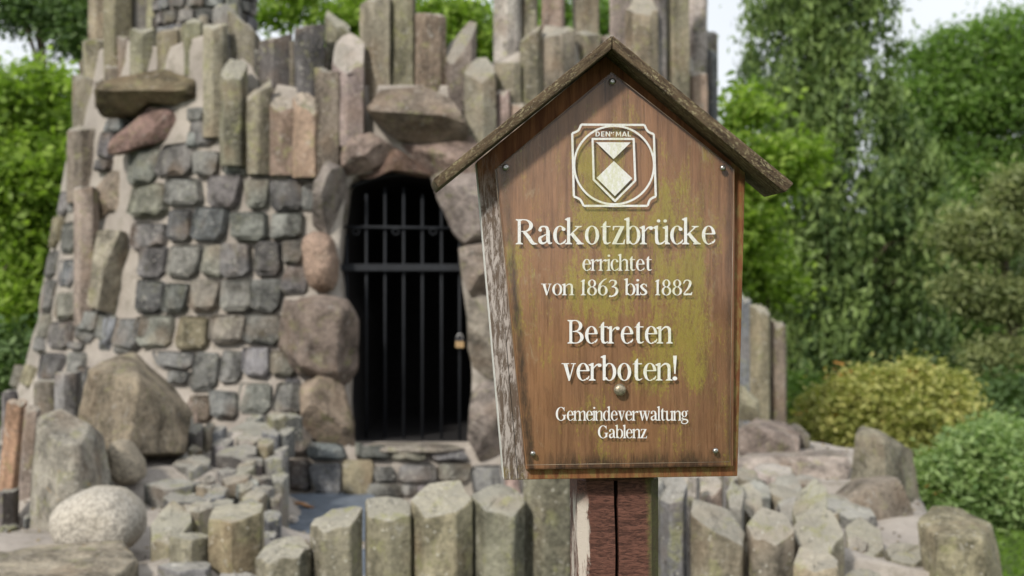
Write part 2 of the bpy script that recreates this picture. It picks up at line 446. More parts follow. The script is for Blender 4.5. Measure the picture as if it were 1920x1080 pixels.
def build_core():
    NA, NZ = 300, 120
    bm = bmesh.new(); grid = []
    for i in range(NA):
        a = 2 * math.pi * i / NA; ca, sa = math.cos(a), math.sin(a)
        # top height from the front half; the back keeps a level rim
        x, y = TC.x + 2.4 * ca, TC.y + 2.4 * sa
        ztop = 2.95
        if y < TC.y + .3: ztop = P(0, ip(TOPPX, x / y * FPX + 960), y).z
        row = []
        for j in range(NZ + 1):
            z = -.3 + (ztop + .3) * j / NZ
            r = RR(z)
            p = Vector((r * ca, r * sa, z))
            r += mnoise.fractal(p * 2.2, 1.0, 2.0, 4) * .035 + mnoise.noise(p * 9) * .008
            row.append(bm.verts.new((r * ca, r * sa, z)))
        grid.append(row)
    def px(v):
        w = v.co + TC; return w.x / w.y * FPX + 960, 540 - (w.z - CAMZ) / w.y * FPX
    hole = set()
    for i in range(NA):
        for j in range(NZ):
            vs = [grid[i][j], grid[(i + 1) % NA][j], grid[(i + 1) % NA][j + 1], grid[i][j + 1]]
            c = sum((v.co for v in vs), Vector()) / 4
            if c.y < 0 and inpoly(*px(type('q', (), {'co': c})()), DOOR):
                hole.update(vs); continue
            bm.faces.new(vs)
    bm.verts.ensure_lookup_table()
    edges = [e for e in bm.edges if len(e.link_faces) == 1 and all(v in hole for v in e.verts)]
    rim = {v for e in edges for v in e.verts}
    for v in rim:
        X, Y = px(v); best = None; bd = 1e9
        for i in range(len(DOOR)):
            x1, y1 = DOOR[i - 1]; x2, y2 = DOOR[i]; L = (x2 - x1) ** 2 + (y2 - y1) ** 2
            t = max(0, min(1, ((X - x1) * (x2 - x1) + (Y - y1) * (y2 - y1)) / L))
            qx, qy = x1 + t * (x2 - x1), y1 + t * (y2 - y1); d = (qx - X) ** 2 + (qy - Y) ** 2
            if d < bd: bd, best = d, (qx, qy)
        D = v.co.y + TC.y; q = P(best[0], best[1], D)
        v.co = Vector((q.x - TC.x, q.y - TC.y, q.z))
    bmesh.ops.delete(bm, geom=[v for v in bm.verts if not v.link_faces], context='VERTS')
    edges = [e for e in edges if e.is_valid]
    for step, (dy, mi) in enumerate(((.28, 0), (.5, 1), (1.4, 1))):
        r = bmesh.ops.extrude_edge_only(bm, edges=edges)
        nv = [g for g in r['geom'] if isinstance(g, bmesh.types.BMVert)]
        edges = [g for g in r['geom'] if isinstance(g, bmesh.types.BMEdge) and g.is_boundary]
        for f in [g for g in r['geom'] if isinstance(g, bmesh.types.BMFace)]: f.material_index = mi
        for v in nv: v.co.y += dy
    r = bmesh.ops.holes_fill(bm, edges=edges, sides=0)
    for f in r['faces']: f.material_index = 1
    # top: close inward over the chamber
    top = [e for e in bm.edges if e.is_boundary and min(v.co.z for v in e.verts) > 1.5]
    r = bmesh.ops.extrude_edge_only(bm, edges=top)
    for v in [g for g in r['geom'] if isinstance(g, bmesh.types.BMVert)]:
        v.co.x *= .86; v.co.y *= .86; v.co.z += .02
    te = [g for g in r['geom'] if isinstance(g, bmesh.types.BMEdge) and g.is_boundary]
    r = bmesh.ops.extrude_edge_only(bm, edges=te)
    for v in [g for g in r['geom'] if isinstance(g, bmesh.types.BMVert)]:
        v.co.z = 2.85
    te = [g for g in r['geom'] if isinstance(g, bmesh.types.BMEdge) and g.is_boundary]
    bmesh.ops.holes_fill(bm, edges=te, sides=0)
    for f in bm.faces: f.smooth = True
    return bm_mesh(bm, 'mortar_core')
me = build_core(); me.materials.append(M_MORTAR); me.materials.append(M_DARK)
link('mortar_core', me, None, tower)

def cobble(x0, y0, x1, y1, color=None, proud=None, parent=None):
    cx, cy = (x0 + x1) / 2, (y0 + y1) / 2
    proud = proud if proud is not None else rng.uniform(.045, .08)
    p = surf(cx, cy, proud * .7); nrm = on_tower(p)
    u = Vector((-nrm.y, nrm.x, 0))                       # to the right seen from outside
    if u.x < 0: u = -u
    view = Vector((p.x, p.y, 0)).normalized(); cosv = max(.3, abs(nrm.dot(view)))
    w = (x1 - x0) / FPX * p.y / cosv * 1.07; w = min(w, .36); h = (y1 - y0) / FPX * p.y * 1.07
    vs, fs = cobble_mesh(w, h, .08, proud, ns_())
    me = mesh_from('cobble', vs, fs); autosmooth(me, 24)
    o = link('cobble', me, M_STONE, tower, p + nrm * (-proud * .7) - TC, color or jit(rng.choice([(.16, .158, .155), (.15, .148, .148), (.155, .15, .143), (.165, .162, .158), BLUE, GREYD, (.175, .167, .14), (.135, .134, .134)]), .14))
    o.rotation_euler = (math.atan2(RR(p.z - .3) - RR(p.z + .3), .6) * -1 * 1.0, 0, math.atan2(u.y, u.x))
    return o

C1 = [(x / 3, y / 3) for x, y in ()]
def rows(lst, ox, oy, s=3.0, **kw):
    for t in lst:
        x0, y0, x1, y1 = t[:4]
        cobble(ox + x0 / s, oy + y0 / s, ox + x1 / s, oy + y1 / s, t[4] if len(t) > 4 else None, **kw)
rows([(725, 840, 880, 1045), (890, 815, 1075, 995), (1085, 855, 1220, 1000), (1250, 835, 1410, 995), (1425, 890, 1600, 1000, GREYD),
      (1610, 900, 1750, 1020), (1070, 690, 1200, 835)], 0, 0)
for t in [(245, 348, 305, 410), (310, 335, 370, 387), (390, 333, 445, 392), (460, 338, 502, 393), (508, 340, 567, 398)]: cobble(*t)
rows([(320, 0, 385, 130), (388, 0, 420, 120), (262, 140, 345, 310, OLIVE), (348, 170, 415, 345), (240, 335, 330, 490), (330, 385, 408, 530),
      (222, 500, 305, 680), (310, 570, 408, 720), (205, 690, 268, 830), (265, 735, 390, 880), (185, 820, 240, 900), (205, 905, 335, 1075, GREYD),
      (380, 910, 450, 1075), (60, 980, 115, 1110), (120, 980, 185, 1100, MOSS), (430, 660, 540, 850), (390, 850, 460, 890)], 0, 360, proud=.035)
rows([(735, 180, 915, 325), (945, 105, 1060, 285), (1085, 85, 1245, 275), (1300, 115, 1480, 280), (1520, 120, 1690, 270),
      (785, 310, 920, 495), (945, 310, 1110, 485), (1140, 300, 1245, 480), (1240, 300, 1390, 480), (1435, 290, 1565, 470), (1590, 275, 1700, 415),
      (765, 505, 905, 690), (920, 515, 1045, 690), (1070, 505, 1215, 680), (1245, 500, 1410, 680), (1415, 495, 1570, 680), (1585, 425, 1730, 575),
      (650, 720, 770, 890), (790, 700, 960, 885), (1000, 705, 1160, 895, OLIVE), (1180, 705, 1360, 865), (1370, 695, 1570, 865),
      (870, 905, 1075, 1000), (945, 1020, 1050, 1090), (1080, 915, 1215, 1130), (1240, 900, 1355, 1080), (1365, 880, 1510, 1055),
      (1520, 900, 1660, 1050)], 0, 360)
rows([(1190, 50, 1330, 210), (1340, 0, 1520, 175), (1540, 0, 1700, 180), (1620, 200, 1760, 400), (1060, 80, 1180, 215, BROWN), (1440, 190, 1600, 410, GREYD)], 0, 720)
rows([(290, 345, 500, 435), (590, 365, 745, 440), (770, 370, 950, 445), (985, 380, 1180, 445), (90, 425, 168, 500), (175, 435, 300, 600, GREYD),
      (310, 455, 470, 650), (490, 450, 655, 650, OLIVE), (662, 475, 775, 565), (800, 465, 1015, 570), (1030, 460, 1205, 560), (1215, 470, 1400, 640),
      (625, 575, 815, 650), (820, 575, 900, 640), (920, 580, 1100, 660), (560, 345, 590, 430), (30, 190, 165, 410, GREYD), (1400, 480, 1480, 640, PINK)], 480, 720)
for t in [(198, 222, 232, 250), (186, 250, 206, 300), (178, 300, 200, 322), (352, 205, 380, 232), (186, 590, 200, 640), (255, 596, 285, 640), (215, 640, 245, 668), (560, 560, 590, 600), (150, 585, 178, 625), (104, 745, 140, 790), (140, 690, 160, 740), (352, 250, 368, 280), (596, 300, 620, 330), (560, 300, 590, 345), (566, 350, 588, 395)]: cobble(*t)
rows([(0, 760, 60, 800), (-40, 840, 30, 900)], 0, 0, 1.0)

def tcol(x0, x1, yt, yb, color, add=0.0, tilt=(0, .3), edge=None, parent=None, chip=.02, dz=0.0, label=None, ns=None, D=None):
    """a column set upright in the tower wall"""
    cx = (x0 + x1) / 2
    if D is None:
        p = surf(cx, min(max(yb - 10, 60), 900), 0.0); D = p.y
        if p.z > 5: D = 8.6
    w = (x1 - x0) / FPX * D; Dc = D + w * .28 - add
    w = (x1 - x0) / FPX * Dc * 1.06
    z1 = P(0, yt, Dc).z; z0 = P(0, yb, Dc).z - .10
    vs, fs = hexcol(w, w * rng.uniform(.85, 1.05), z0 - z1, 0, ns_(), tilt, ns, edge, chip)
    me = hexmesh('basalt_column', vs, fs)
    loc = Vector(((cx - 960) / FPX * Dc, Dc, z1)) - tower.location
    o = link('basalt_column', me, M_COLUMN, parent or tower, loc, jit(color, .1), label)
    return o

# crown of columns, photo pixels: x0, x1, top, bottom, colour, push towards viewer, tilt
COLS = [
 (168, 204, -70, 145, TAN, -.25), (198, 246, -60, 150, OLIVE, -.1), (240, 282, -50, 70, GREY, -.35), (276, 308, -40, 62, MOSS, -.4),
 (155, 196, 76, 160, TAN, 0), (247, 291, 56, 132, OLIVE, .03), (297, 339, 57, 118, OLIVE, .0, (0, .1)), (340, 381, 40, 113, MOSS, .0, (.2, .2)),
 (381, 425, 48, 228, TAN, .1), (432, 486, 42, 168, OLIVE, -.1, (-.8, 0)), (196, 226, 125, 152, BROWN, .05),
 (137, 183, 142, 246, BROWN, .02), (222, 250, 70, 128, BROWN, -.06), (283, 302, 66, 118, OLIVE, -.08), (322, 346, 52, 116, TAN, -.08), (372, 390, 30, 120, OLIVE, -.1), (178, 200, 150, 190, BROWN, .02), (150, 172, 112, 160, OLIVE, .0), (420, 440, 60, 130, GREY, -.05), (476, 494, 95, 180, GREYD, -.05), (540, 556, 80, 190, BROWN, -.08), (600, 616, 90, 150, BROWN, -.1), (300, 330, -40, 60, OLIVE, -.5), (340, 372, -40, 50, GREY, -.55), (400, 450, 10, 60, GREY, -.4), (128, 192, 240, 352, BROWN, .05), (140, 182, 352, 580, PINK, .1, (0, 0), -10),
 (413, 464, 128, 280, OLIVE, .16, (.1, .9)), (463, 508, 168, 296, OLIVE, .14, (.5, .5)), (508, 551, 194, 298, RED, .12, (0, .8)),
 (551, 600, 190, 302, ORANGE, .14, (-.3, .7)), (592, 640, 133, 302, BROWN, .12, (-.3, .1)),
 (488, 548, 72, 184, GREYD, -.02, (.3, .1), 2), (552, 609, 52, 178, GREYD, -.02, (.05, 0), 8), (612, 656, 40, 135, OLIVE, -.2, (-.6, .6)),
 (626, 682, 97, 245, PINK, .12, (0, 1.6), 0), (677, 731, 0, 176, TAN, 0, (.2, .1)), (730, 779, -60, 168, OLIVE, -.05), (781, 836, 28, 176, RED, 0, (-.1, .1), -12),
 (832, 892, 80, 184, BROWN, .02, (1.1, .9)), (872, 929, 128, 276, OLIVE, .14, (.1, 1.1), 10), (927, 976, 118, 172, OLIVE, .05, (0, .1)),
 (928, 957, 172, 250, PINK, .1), (956, 985, 196, 262, RED, .1),
 (926, 976, -80, 122, PALE, -.3, (0, 0), 4), (975, 1008, -60, 80, TAN, -.35), (975, 1016, 62, 200, OLIVE, .05, (.8, .3)),
 (1013, 1078, 56, 190, TAN, .08, (.1, .5), 12), (1015, 1058, -60, 62, RED, -.3), (1075, 1122, -70, 75, TAN, -.35), (1073, 1124, 62, 165, BROWN, 0),
 (1118, 1150, 70, 170, BROWN, .0), (1144, 1180, -80, 110, PINK, -.1), (1172, 1232, 6, 210, TAN, .02, (0, .9)), (1175, 1236, -90, 20, TAN, -.3),
 (1222, 1250, -90, 250, GREY, .0), (1240, 1290, -90, 260, MOSS, .06), (1284, 1326, -90, 140, PALE, .0), (1276, 1326, 135, 290, RED, .02),
 (1318, 1346, 62, 330, GREY, -.3), (1326, 1344, 95, 340, BLUE, -.1),
 (900, 940, 240, 420, PINK, .0), (1200, 1260, 240, 420, BROWN, .0),
]
for k, t in enumerate(COLS):
    tcol(t[0], t[1], t[2], t[3], t[4], t[5], t[6] if len(t) > 6 else (0, .25), t[7] if len(t) > 7 else None)
# turret of small stones behind the left columns
def turret():
    c = P(385, 0, 9.6); vs = []; fs = []; NA, NZ = 40, 30; r0 = .30
    for j in range(NZ + 1):
        z = 2.9 + 1.6 * j / NZ
        for i in range(NA):
            a = 2 * math.pi * i / NA; r = r0 + mnoise.noise(Vector((math.cos(a) * 2, math.sin(a) * 2, z * 3))) * .03
            vs.append((r * math.cos(a), r * math.sin(a), z))
    for j in range(NZ):
        for i in range(NA): a, b = j * NA + i, j * NA + (i + 1) % NA; fs.append((a, b, b + NA, a + NA))
    me = mesh_from('turret_core', vs, fs, True); link('turret_core', me, M_MORTAR, tower, Vector((c.x, c.y, 0)) - TC)
    for row, y in enumerate((58, 30, 2, -26)):
        z = P(0, y, 9.3).z
        for k in range(9):
            a = R(-180 + 22.5 * k + (11 if row % 2 else 0)); nrm = Vector((math.cos(a), math.sin(a), 0))
            vs, fs = cobble_mesh(.115, .088, .06, .035, ns_()); me = mesh_from('cobble', vs, fs); autosmooth(me, 24)
            o = link('cobble', me, M_STONE, tower, Vector((c.x, c.y, z)) + nrm * r0 - TC, jit(rng.choice([GREY, BLUE, GREYD]), .15))
            o.rotation_euler = (0, 0, a + math.pi / 2)
turret()

# rocks set in the tower wall
def trock(poly, color, label=None, mat=None, out=.05, depth=.35, seed=None, **kw):
    cx = sum(p[0] for p in poly) / len(poly); cy = sum(p[1] for p in poly) / len(poly)
    D = surf(cx, cy).y
    o = rock_px('rock', poly, D - out + depth * .18, depth, color, mat or M_ROCK, tower, seed or ns_(), **kw)
    if label: o['label'] = label
    return o
trock([(183, 172), (215, 152), (290, 132), (372, 136), (380, 190), (330, 200), (285, 195), (255, 212), (195, 220)], (0.17, .14, .09),
      'dark slab jutting out under the columns', out=.2, depth=.5, frontcuts=[(0, -.55, -.83, .11), (0, -.6, .8, .13)], cuts=0, rough=.07, boxy=.3)
trock([(205, 292), (212, 262), (285, 202), (330, 210), (350, 245), (335, 262), (268, 280)], (0.25, .17, .15), 'reddish slanting slab', out=.08, cuts=3)
trock([(168, 420), (172, 360), (205, 318), (243, 300), (243, 400), (205, 400), (185, 425)], (0.30, .25, .2), out=.03, depth=.3)
trock([(186, 432), (232, 432), (242, 480), (253, 540), (225, 592), (165, 575), (175, 520)], (0.31, .28, .22), 'tall wedge shaped pale rock', out=.16, depth=.36,
      frontcuts=[(.9, -.6, -.25, .05), (-.6, -.9, 0, .12)], cuts=1, rough=.03)
trock([(196, 598), (222, 590), (216, 650), (180, 700), (188, 640)], (.24, .25, .27), out=.02, depth=.25)
trock([(688, 208), (715, 172), (790, 160), (850, 190), (884, 240), (876, 270), (830, 280), (740, 262)], (0.22, .18, .145), 'big pointed rock above the doorway',
      out=.26, depth=.6, frontcuts=[(0, -.6, -.8, .10), (.1, -.7, .7, .13)], cuts=2, rough=.06)
trock([(640, 300), (648, 258), (695, 250), (745, 278), (720, 308), (690, 322), (645, 330)], (0.27, .21, .18), out=.12, depth=.4)
trock([(740, 278), (790, 268), (905, 250), (935, 300), (920, 345), (838, 342), (780, 312)], (0.28, .21, .18), out=.10, depth=.4)
trock([(668, 330), (700, 300), (745, 278), (790, 308), (822, 338), (735, 322), (668, 336)], (0.15, .10, .08), out=.03, depth=.3, cuts=1)
trock([(586, 420), (592, 340), (615, 302), (645, 318), (654, 375), (640, 425), (622, 450)], (0.24, .21, .19), out=.12, depth=.4,
      frontcuts=[(.9, -.45, -.3, .045)], cuts=1)
trock([(568, 445), (590, 432), (620, 442), (634, 490), (628, 550), (592, 552), (572, 505)], (0.30, .215, .165), 'rounded orange pink granite stone beside the door',
      M_GRAN, out=.14, depth=.36, cuts=0, rough=.09, boxy=.6)
D0 = surf(600, 640).y
o = hull_rock('rock', [(524, 600, D0 - .05), (530, 562, D0 - .1), (600, 550, D0 - .16), (655, 558, D0 - .2), (674, 605, D0 - .15), (672, 690, D0 - .1), (645, 728, D0 - .15), (560, 702, D0 - .12),
                       (522, 650, D0 - .05), (597, 576, D0 - .36), (566, 690, D0 - .32), (640, 590, D0 - .34), (630, 700, D0 - .3), (540, 580, D0 + .4), (668, 590, D0 + .4), (660, 710, D0 + .4), (540, 680, D0 + .4)],
              (0.20, .16, .135), M_ROCK, tower, 17, .018, .008)
o['label'] = 'large brown boulder at the left door jamb'
trock([(565, 720), (600, 704), (640, 712), (660, 790), (664, 845), (600, 832), (568, 790)], (0.27, .215, .165), out=.16, depth=.4, cuts=3, rough=.05)
trock([(806, 332), (850, 318), (918, 330), (920, 450), (872, 462), (850, 440), (825, 385)], (0.26, .22, .20), out=.12, depth=.4, cuts=3)
trock([(860, 465), (905, 455), (930, 470), (925, 560), (885, 562), (866, 520)], (0.25, .21, .18), out=.12, depth=.4, cuts=3)
trock([(874, 562), (915, 552), (950, 600), (950, 705), (895, 722), (878, 650)], (0.26, .23, .19), out=.14, depth=.4, cuts=3)
trock([(884, 735), (905, 712), (955, 725), (955, 860), (905, 872), (876, 820)], (0.25, .215, .19), out=.16, depth=.4, cuts=3)
trock([(540, 690), (560, 700), (572, 760), (560, 790), (545, 745)], (0.12, .12, .13), out=.03, depth=.2)
trock([(345, 760), (375, 742), (395, 775), (372, 800), (350, 790)], (0.25, .2, .17), out=.06, depth=.25)
trock([(655, 836), (760, 832), (880, 836), (880, 845), (660, 845)], (0.30, .27, .23), out=.0, depth=.3, cuts=0, rough=.03)
for k, (x, y) in enumerate([(940, 520), (955, 620), (960, 760), (1010, 880), (1070, 905), (1150, 880), (1260, 880), (1330, 850)]):
    trock([(x, y), (x + 45, y - 25), (x + 80, y + 10), (x + 60, y + 60), (x + 10, y + 50)], jit(GREY), out=.04, depth=.3)

# gate in the doorway
def tube_mesh(pts, rad, n=8, cap=True):
    vs = []; fs = []
    for i, p in enumerate(pts):
        p = Vector(p); a = Vector(pts[max(0, i - 1)]); b = Vector(pts[min(len(pts) - 1, i + 1)])
        t = (b - a).normalized(); ref = Vector((0, 1, 0)) if abs(t.y) < .9 else Vector((1, 0, 0))
        u = t.cross(ref).normalized(); v = t.cross(u)
        r = rad[i] if isinstance(rad, (list, tuple)) else rad
        for k in range(n):
            q = 2 * math.pi * k / n; vs.append(p + u * math.cos(q) * r + v * math.sin(q) * r)
    for i in range(len(pts) - 1):
        for k in range(n): a, b = i * n + k, i * n + (k + 1) % n; fs.append((a, b, b + n, a + n))
    if cap: fs.append(tuple(range(n - 1, -1, -1))); fs.append(tuple((len(pts) - 1) * n + k for k in range(n)))
    return vs, fs
DG = 8.60
gate = bpy.data.objects.new('gate', None); COL.objects.link(gate); gate.parent = tower
gp = P(760, 838, DG); gate.location = gp - TC
for x in (650, 687, 722, 757, 792, 828, 862):
    a = P(x, 345 + abs(x - 740) * .35 if x not in (650, 862) else 440, DG); b = P(x, 842, DG)
    v, f = tube_mesh([a - gp, b - gp], .0085, 8); link('bar', mesh_from('bar', v, f, True), M_IRON, gate)
for y, r in ((425, .008),):
    v, f = tube_mesh([P(630, y, DG - .02) - gp, P(880, y + 3, DG - .02) - gp], .009, 8); link('cross_bar', mesh_from('cross_bar', v, f, True), M_IRON, gate)
def box_mesh(x0, x1, y0, y1, z0, z1, bev=0.0):
    bm = bmesh.new(); bmesh.ops.create_cube(bm, size=1)
    for v in bm.verts: v.co = Vector(((x0 + x1) / 2 + v.co.x * (x1 - x0), (y0 + y1) / 2 + v.co.y * (y1 - y0), (z0 + z1) / 2 + v.co.z * (z1 - z0)))
    if bev: bmesh.ops.bevel(bm, geom=bm.edges[:], offset=bev, segments=2, affect='EDGES', profile=.6)
    return bm_mesh(bm, 'box')
a, b = P(630, 495, DG - .03) - gp, P(885, 508, DG - .03) - gp
link('cross_rail', box_mesh(a.x, b.x, -.03 - .014, -.03 + .001, b.z, a.z, .002), M_IRON, gate)
v, f = tube_mesh([P(652 + k * 17.5, 352 - 26 * math.sin(math.pi * k / 12), DG) - gp for k in range(13)], .013, 8)
link('arch_frame', mesh_from('arch_frame', v, f, True), M_IRON, gate)
for x in (668, 742, 812):
    v, f = tube_mesh([P(x + 6 * math.cos(R(t)), 434 + 6 * math.sin(R(t)), DG - .03) - gp for t in range(0, 361, 30)], .004, 6)
    link('ring', mesh_from('ring', v, f, True), M_IRON, gate)
# padlock hanging on the gate
pl = P(862, 654, DG - .05)
lock = thing('padlock', 'small brass padlock with black top hanging on the barred gate', 'padlock', pl)
M_BRASS = mat_plain('brass', (0.42, 0.29, 0.15), .55, .4); M_BLACK = mat_plain('black_cover', (0.03, .03, .035), .5); M_STEEL = mat_plain('steel', (.5, .5, .5), .35, .8)
wl = 8 / FPX * DG
link('lock_body', box_mesh(-wl, wl, -.012, .012, 0.006, .045, .004), M_BRASS, lock)
link('cover', box_mesh(-wl * 1.02, wl * 1.02, -.013, .013, .047, .066, .004), M_BLACK, lock)
v, f = tube_mesh([(.017 * math.cos(R(t)), 0, .066 + .024 * math.sin(R(t))) for t in range(0, 181, 20)], .004, 8)
link('shackle', mesh_from('shackle', v, f, True), M_STEEL, lock)

# ------------------------------------------------------------------ mortar terrace in front of the tower
CP = [(300, 872, 6.8), (200, 900, 6.6), (280, 960, 6.2), (230, 1045, 5.6), (380, 872, 6.9), (340, 915, 6.6), (450, 806, 7.6), (300, 845, 7.2), (500, 865, 7.4),
      (100, 905, 6.7), (0, 1000, 6.2), (460, 950, 6.0), (60, 1000, 5.8), (460, 1010, 5.4), (-150, 960, 6.8),
      (1500, 945, 6.3), (1640, 1035, 5.5), (1560, 1005, 5.7), (1420, 875, 7.4), (1550, 905, 6.8), (1340, 955, 6.0), (1680, 960, 6.2), (1300, 985, 5.6), (1480, 1010, 5.3),
      (1450, 830, 8.2), (1620, 880, 7.3)]
CPW = [P(*c) for c in CP] + [Vector(q) for q in ((-1.05, 6.9, .41), (-1.1, 7.5, .41), (-1.15, 7.8, .41), (-1.1, 8.1, .41), (-.8, 8.2, .41), (-.95, 7.2, .41), (-.3, 8.1, .41), (0, 8.1, .41))]
for x in (-.95, -.6, -.2, .2, .6, .9):
    for y in (5.3, 6.0, 6.8, 7.4, 7.9): CPW.append(Vector((x * y / 7.0, y, .41)))
def terr(x, y):
    sw = sz = 0
    for c in CPW:
        d2 = (c.x - x) ** 2 + (c.y - y) ** 2 + .004; w = 1 / d2 ** 1.8; sw += w; sz += w * c.z
    z = sz / sw + mnoise.fractal(Vector((x * 3, y * 3, 1)), 1, 2, 4) * .02
    # right rim drops to the lawn
    xr = 1.62 + (y - 5) * .17
    if x > xr: z -= (x - xr) * 2.2
    if x < -3.3: z -= (-3.3 - x) * 1.5
    if y < 4.98: z = min(z, .85)
    return max(z, -.1)
terrace = thing('rock_terrace', 'mortared stone terrace with stepped basalt blocks in front of the tower', 'terrace', (0, 5.2, 0))
xs = [-4.2 + .06 * k for k in range(131)]; ys = [5.06 + .06 * k for k in range(63)]
ys = [ys[0] - .001] + ys
vs = [(x, y - 5.2, terr(x, y) if j else -.12) for j, y in enumerate(ys) for x in xs]; nx = len(xs)
fs = [(j * nx + i, j * nx + i + 1, (j + 1) * nx + i + 1, (j + 1) * nx + i) for j in range(len(ys) - 1) for i in range(nx - 1)]
link('mortar_bed', mesh_from('mortar_bed', vs, fs, True), M_MORTAR, terrace)
M_SLATE = mat_plain('slate', (0.13, 0.155, 0.19), .55, 0, .2, 14, .006)
poly = [P(690, 925, 8.1), P(540, 920, 8.0), P(515, 985, 6.7), P(505, 1075, 5.5), P(700, 1075, 5.5), P(760, 960, 7.2)]
bm = bmesh.new()
top = [bm.verts.new((p.x, p.y - 5.2, .44)) for p in poly]; bm.faces.new(top)
r = bmesh.ops.extrude_face_region(bm, geom=bm.faces[:])
for v in [g for g in r['geom'] if isinstance(g, bmesh.types.BMVert)]: v.co.z -= .04
bmesh.ops.recalc_face_normals(bm, faces=bm.faces)
link('slate_slab', bm_mesh(bm, 'slate_slab'), M_SLATE, terrace)
M_DRY = mat_plain('dry_leaf', (0.30, 0.15, 0.06), .8)
for i, (x, y, D, lab) in enumerate([(566, 938, 7.5, 'brown curled leaf lying on the dark slate floor')]):
    p = P(x, y, D); p.z = .445
    vs = []; fs = []
    for k in range(7):
        t = k / 6; w = .028 * math.sin(math.pi * (t * .9 + .05)); zc = .012 * math.sin(t * 5)
        vs += [((t - .5) * .13, -w, zc + .012), ((t - .5) * .13, 0, zc), ((t - .5) * .13, w, zc + .014)]
    for k in range(6):
        for j in range(2): a = k * 3 + j; fs.append((a, a + 1, a + 4, a + 3))
    tag(link('fallen_leaf', mesh_from('leaf', vs, fs, True), M_DRY, None, p), lab, 'leaf')
peb = rock_px('pebble', [(535, 972), (545, 964), (560, 968), (558, 976), (540, 978)], 7.0, .05, (.55, .5, .45), M_GRAN, None, 5)
peb.location.z = .46; tag(peb, 'small pale pebble lying on the slate floor', 'pebble')

def block(x0, x1, yt, yb, D, color, tilt=(0, 0), edge=None, name='stone_block', parent=terrace, depth=None, ns=None, chip=.012, mat=None, down=.1, label=None):
    cx = (x0 + x1) / 2; w = (x1 - x0) / FPX * D; d = depth or w
    z1 = P(0, yt, D).z; z0 = P(0, yb, D).z - down
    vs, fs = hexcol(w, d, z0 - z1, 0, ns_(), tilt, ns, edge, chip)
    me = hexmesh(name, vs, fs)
    return link(name, me, None, parent, Vector(((cx - 960) / FPX * D, D + d * .4, z1)) - parent.location, jit(color, .1), label)

c3 = lambda x: x / 3
STEPS = [ # crop-3 numbers: x0,x1, front-top y, bottom y, D, colour, depth
 (1050, 1130, 262, 340, 7.3, GREYD, .15), (1130, 1190, 240, 320, 7.4, OLIVE, .15), (1250, 1530, 272, 330, 7.5, GREY, .35), (1370, 1470, 190, 250, 7.9, GREY, .2),
 (1170, 1300, 330, 400, 7.2, GREY, .2), (1200, 1435, 385, 520, 6.95, GREYD, .22), (1430, 1530, 330, 560, 7.1, OLIVE, .2),
 (1300, 1470, 318, 345, 7.3, PALE, .25), (940, 1165, 448, 560, 6.75, GREY, .25),
 (790, 1085, 575, 625, 6.3, GREY, .25), (1205, 1345, 495, 525, 6.7, GREY, .16), (1225, 1395, 540, 610, 6.45, OLIVE, .18),
 (1400, 1510, 535, 600, 6.6, GREYD, .18), (1510, 1612, 520, 740, 6.7, GREY, .16), (1400, 1530, 590, 730, 6.3, BLUE, .14), (1500, 1570, 640, 800, 6.3, GREY, .14),
 (890, 1140, 655, 675, 6.0, GREYD, .2), (1140, 1290, 690, 745, 5.6, MOSS, .2), (1450, 1560, 750, 900, 5.7, BLUE, .15), (1460, 1540, 860, 990, 5.5, GREY, .15)]
for x0, x1, yt, yb, D, c, d in STEPS:
    block(x0 / 3, x1 / 3, 720 + yt / 3, 720 + yb / 3, D, c, depth=d, edge=rng.uniform(-40, 0), tilt=(rng.uniform(-.1, .1), rng.uniform(0, .2)))
FILL = random.Random(77)
for _ in range(46):
    x, y = FILL.uniform(300, 560), FILL.uniform(775, 985)
    if x < 300 + (y - 775) * .1 or x > 470 + (985 - y) * .35: continue
    D = 7.75 - (y - 775) / 210 * 2.1; w_ = FILL.uniform(26, 50)
    block(x, x + w_, y, y + FILL.uniform(14, 34), D, FILL.choice([GREY, GREYD, BLUE, OLIVE]), depth=FILL.uniform(.1, .2), edge=FILL.uniform(-40, 20), tilt=(FILL.uniform(-.25, .25), FILL.uniform(0, .3)))
for _ in range(34):
    x, y = FILL.uniform(1310, 1600), FILL.uniform(900, 1030)
    D = 6.6 - (y - 900) / 130 * 1.4; w_ = FILL.uniform(28, 56)
    block(x, x + w_, y, y + FILL.uniform(12, 30), D, FILL.choice([GREY, OLIVE, MOSS, TAN, BROWN]), depth=FILL.uniform(.1, .22), edge=FILL.uniform(-40, 20), tilt=(FILL.uniform(-.4, .4), FILL.uniform(0, .4)))
block(270, 350, 985, 1050, 5.3, MOSS, depth=.25, edge=20, tilt=(0, .45)); block(335, 392, 955, 1060, 5.45, MOSS, depth=.2, edge=-30)
block(385, 486, 965, 1200, 5.1, (.23, .21, .11), depth=.28, edge=2, tilt=(.05, .15)); block(285, 385, 1068, 1200, 4.95, GREY, depth=.2)
block(310, 385, 1010, 1100, 5.1, MOSS, depth=.2, edge=15)
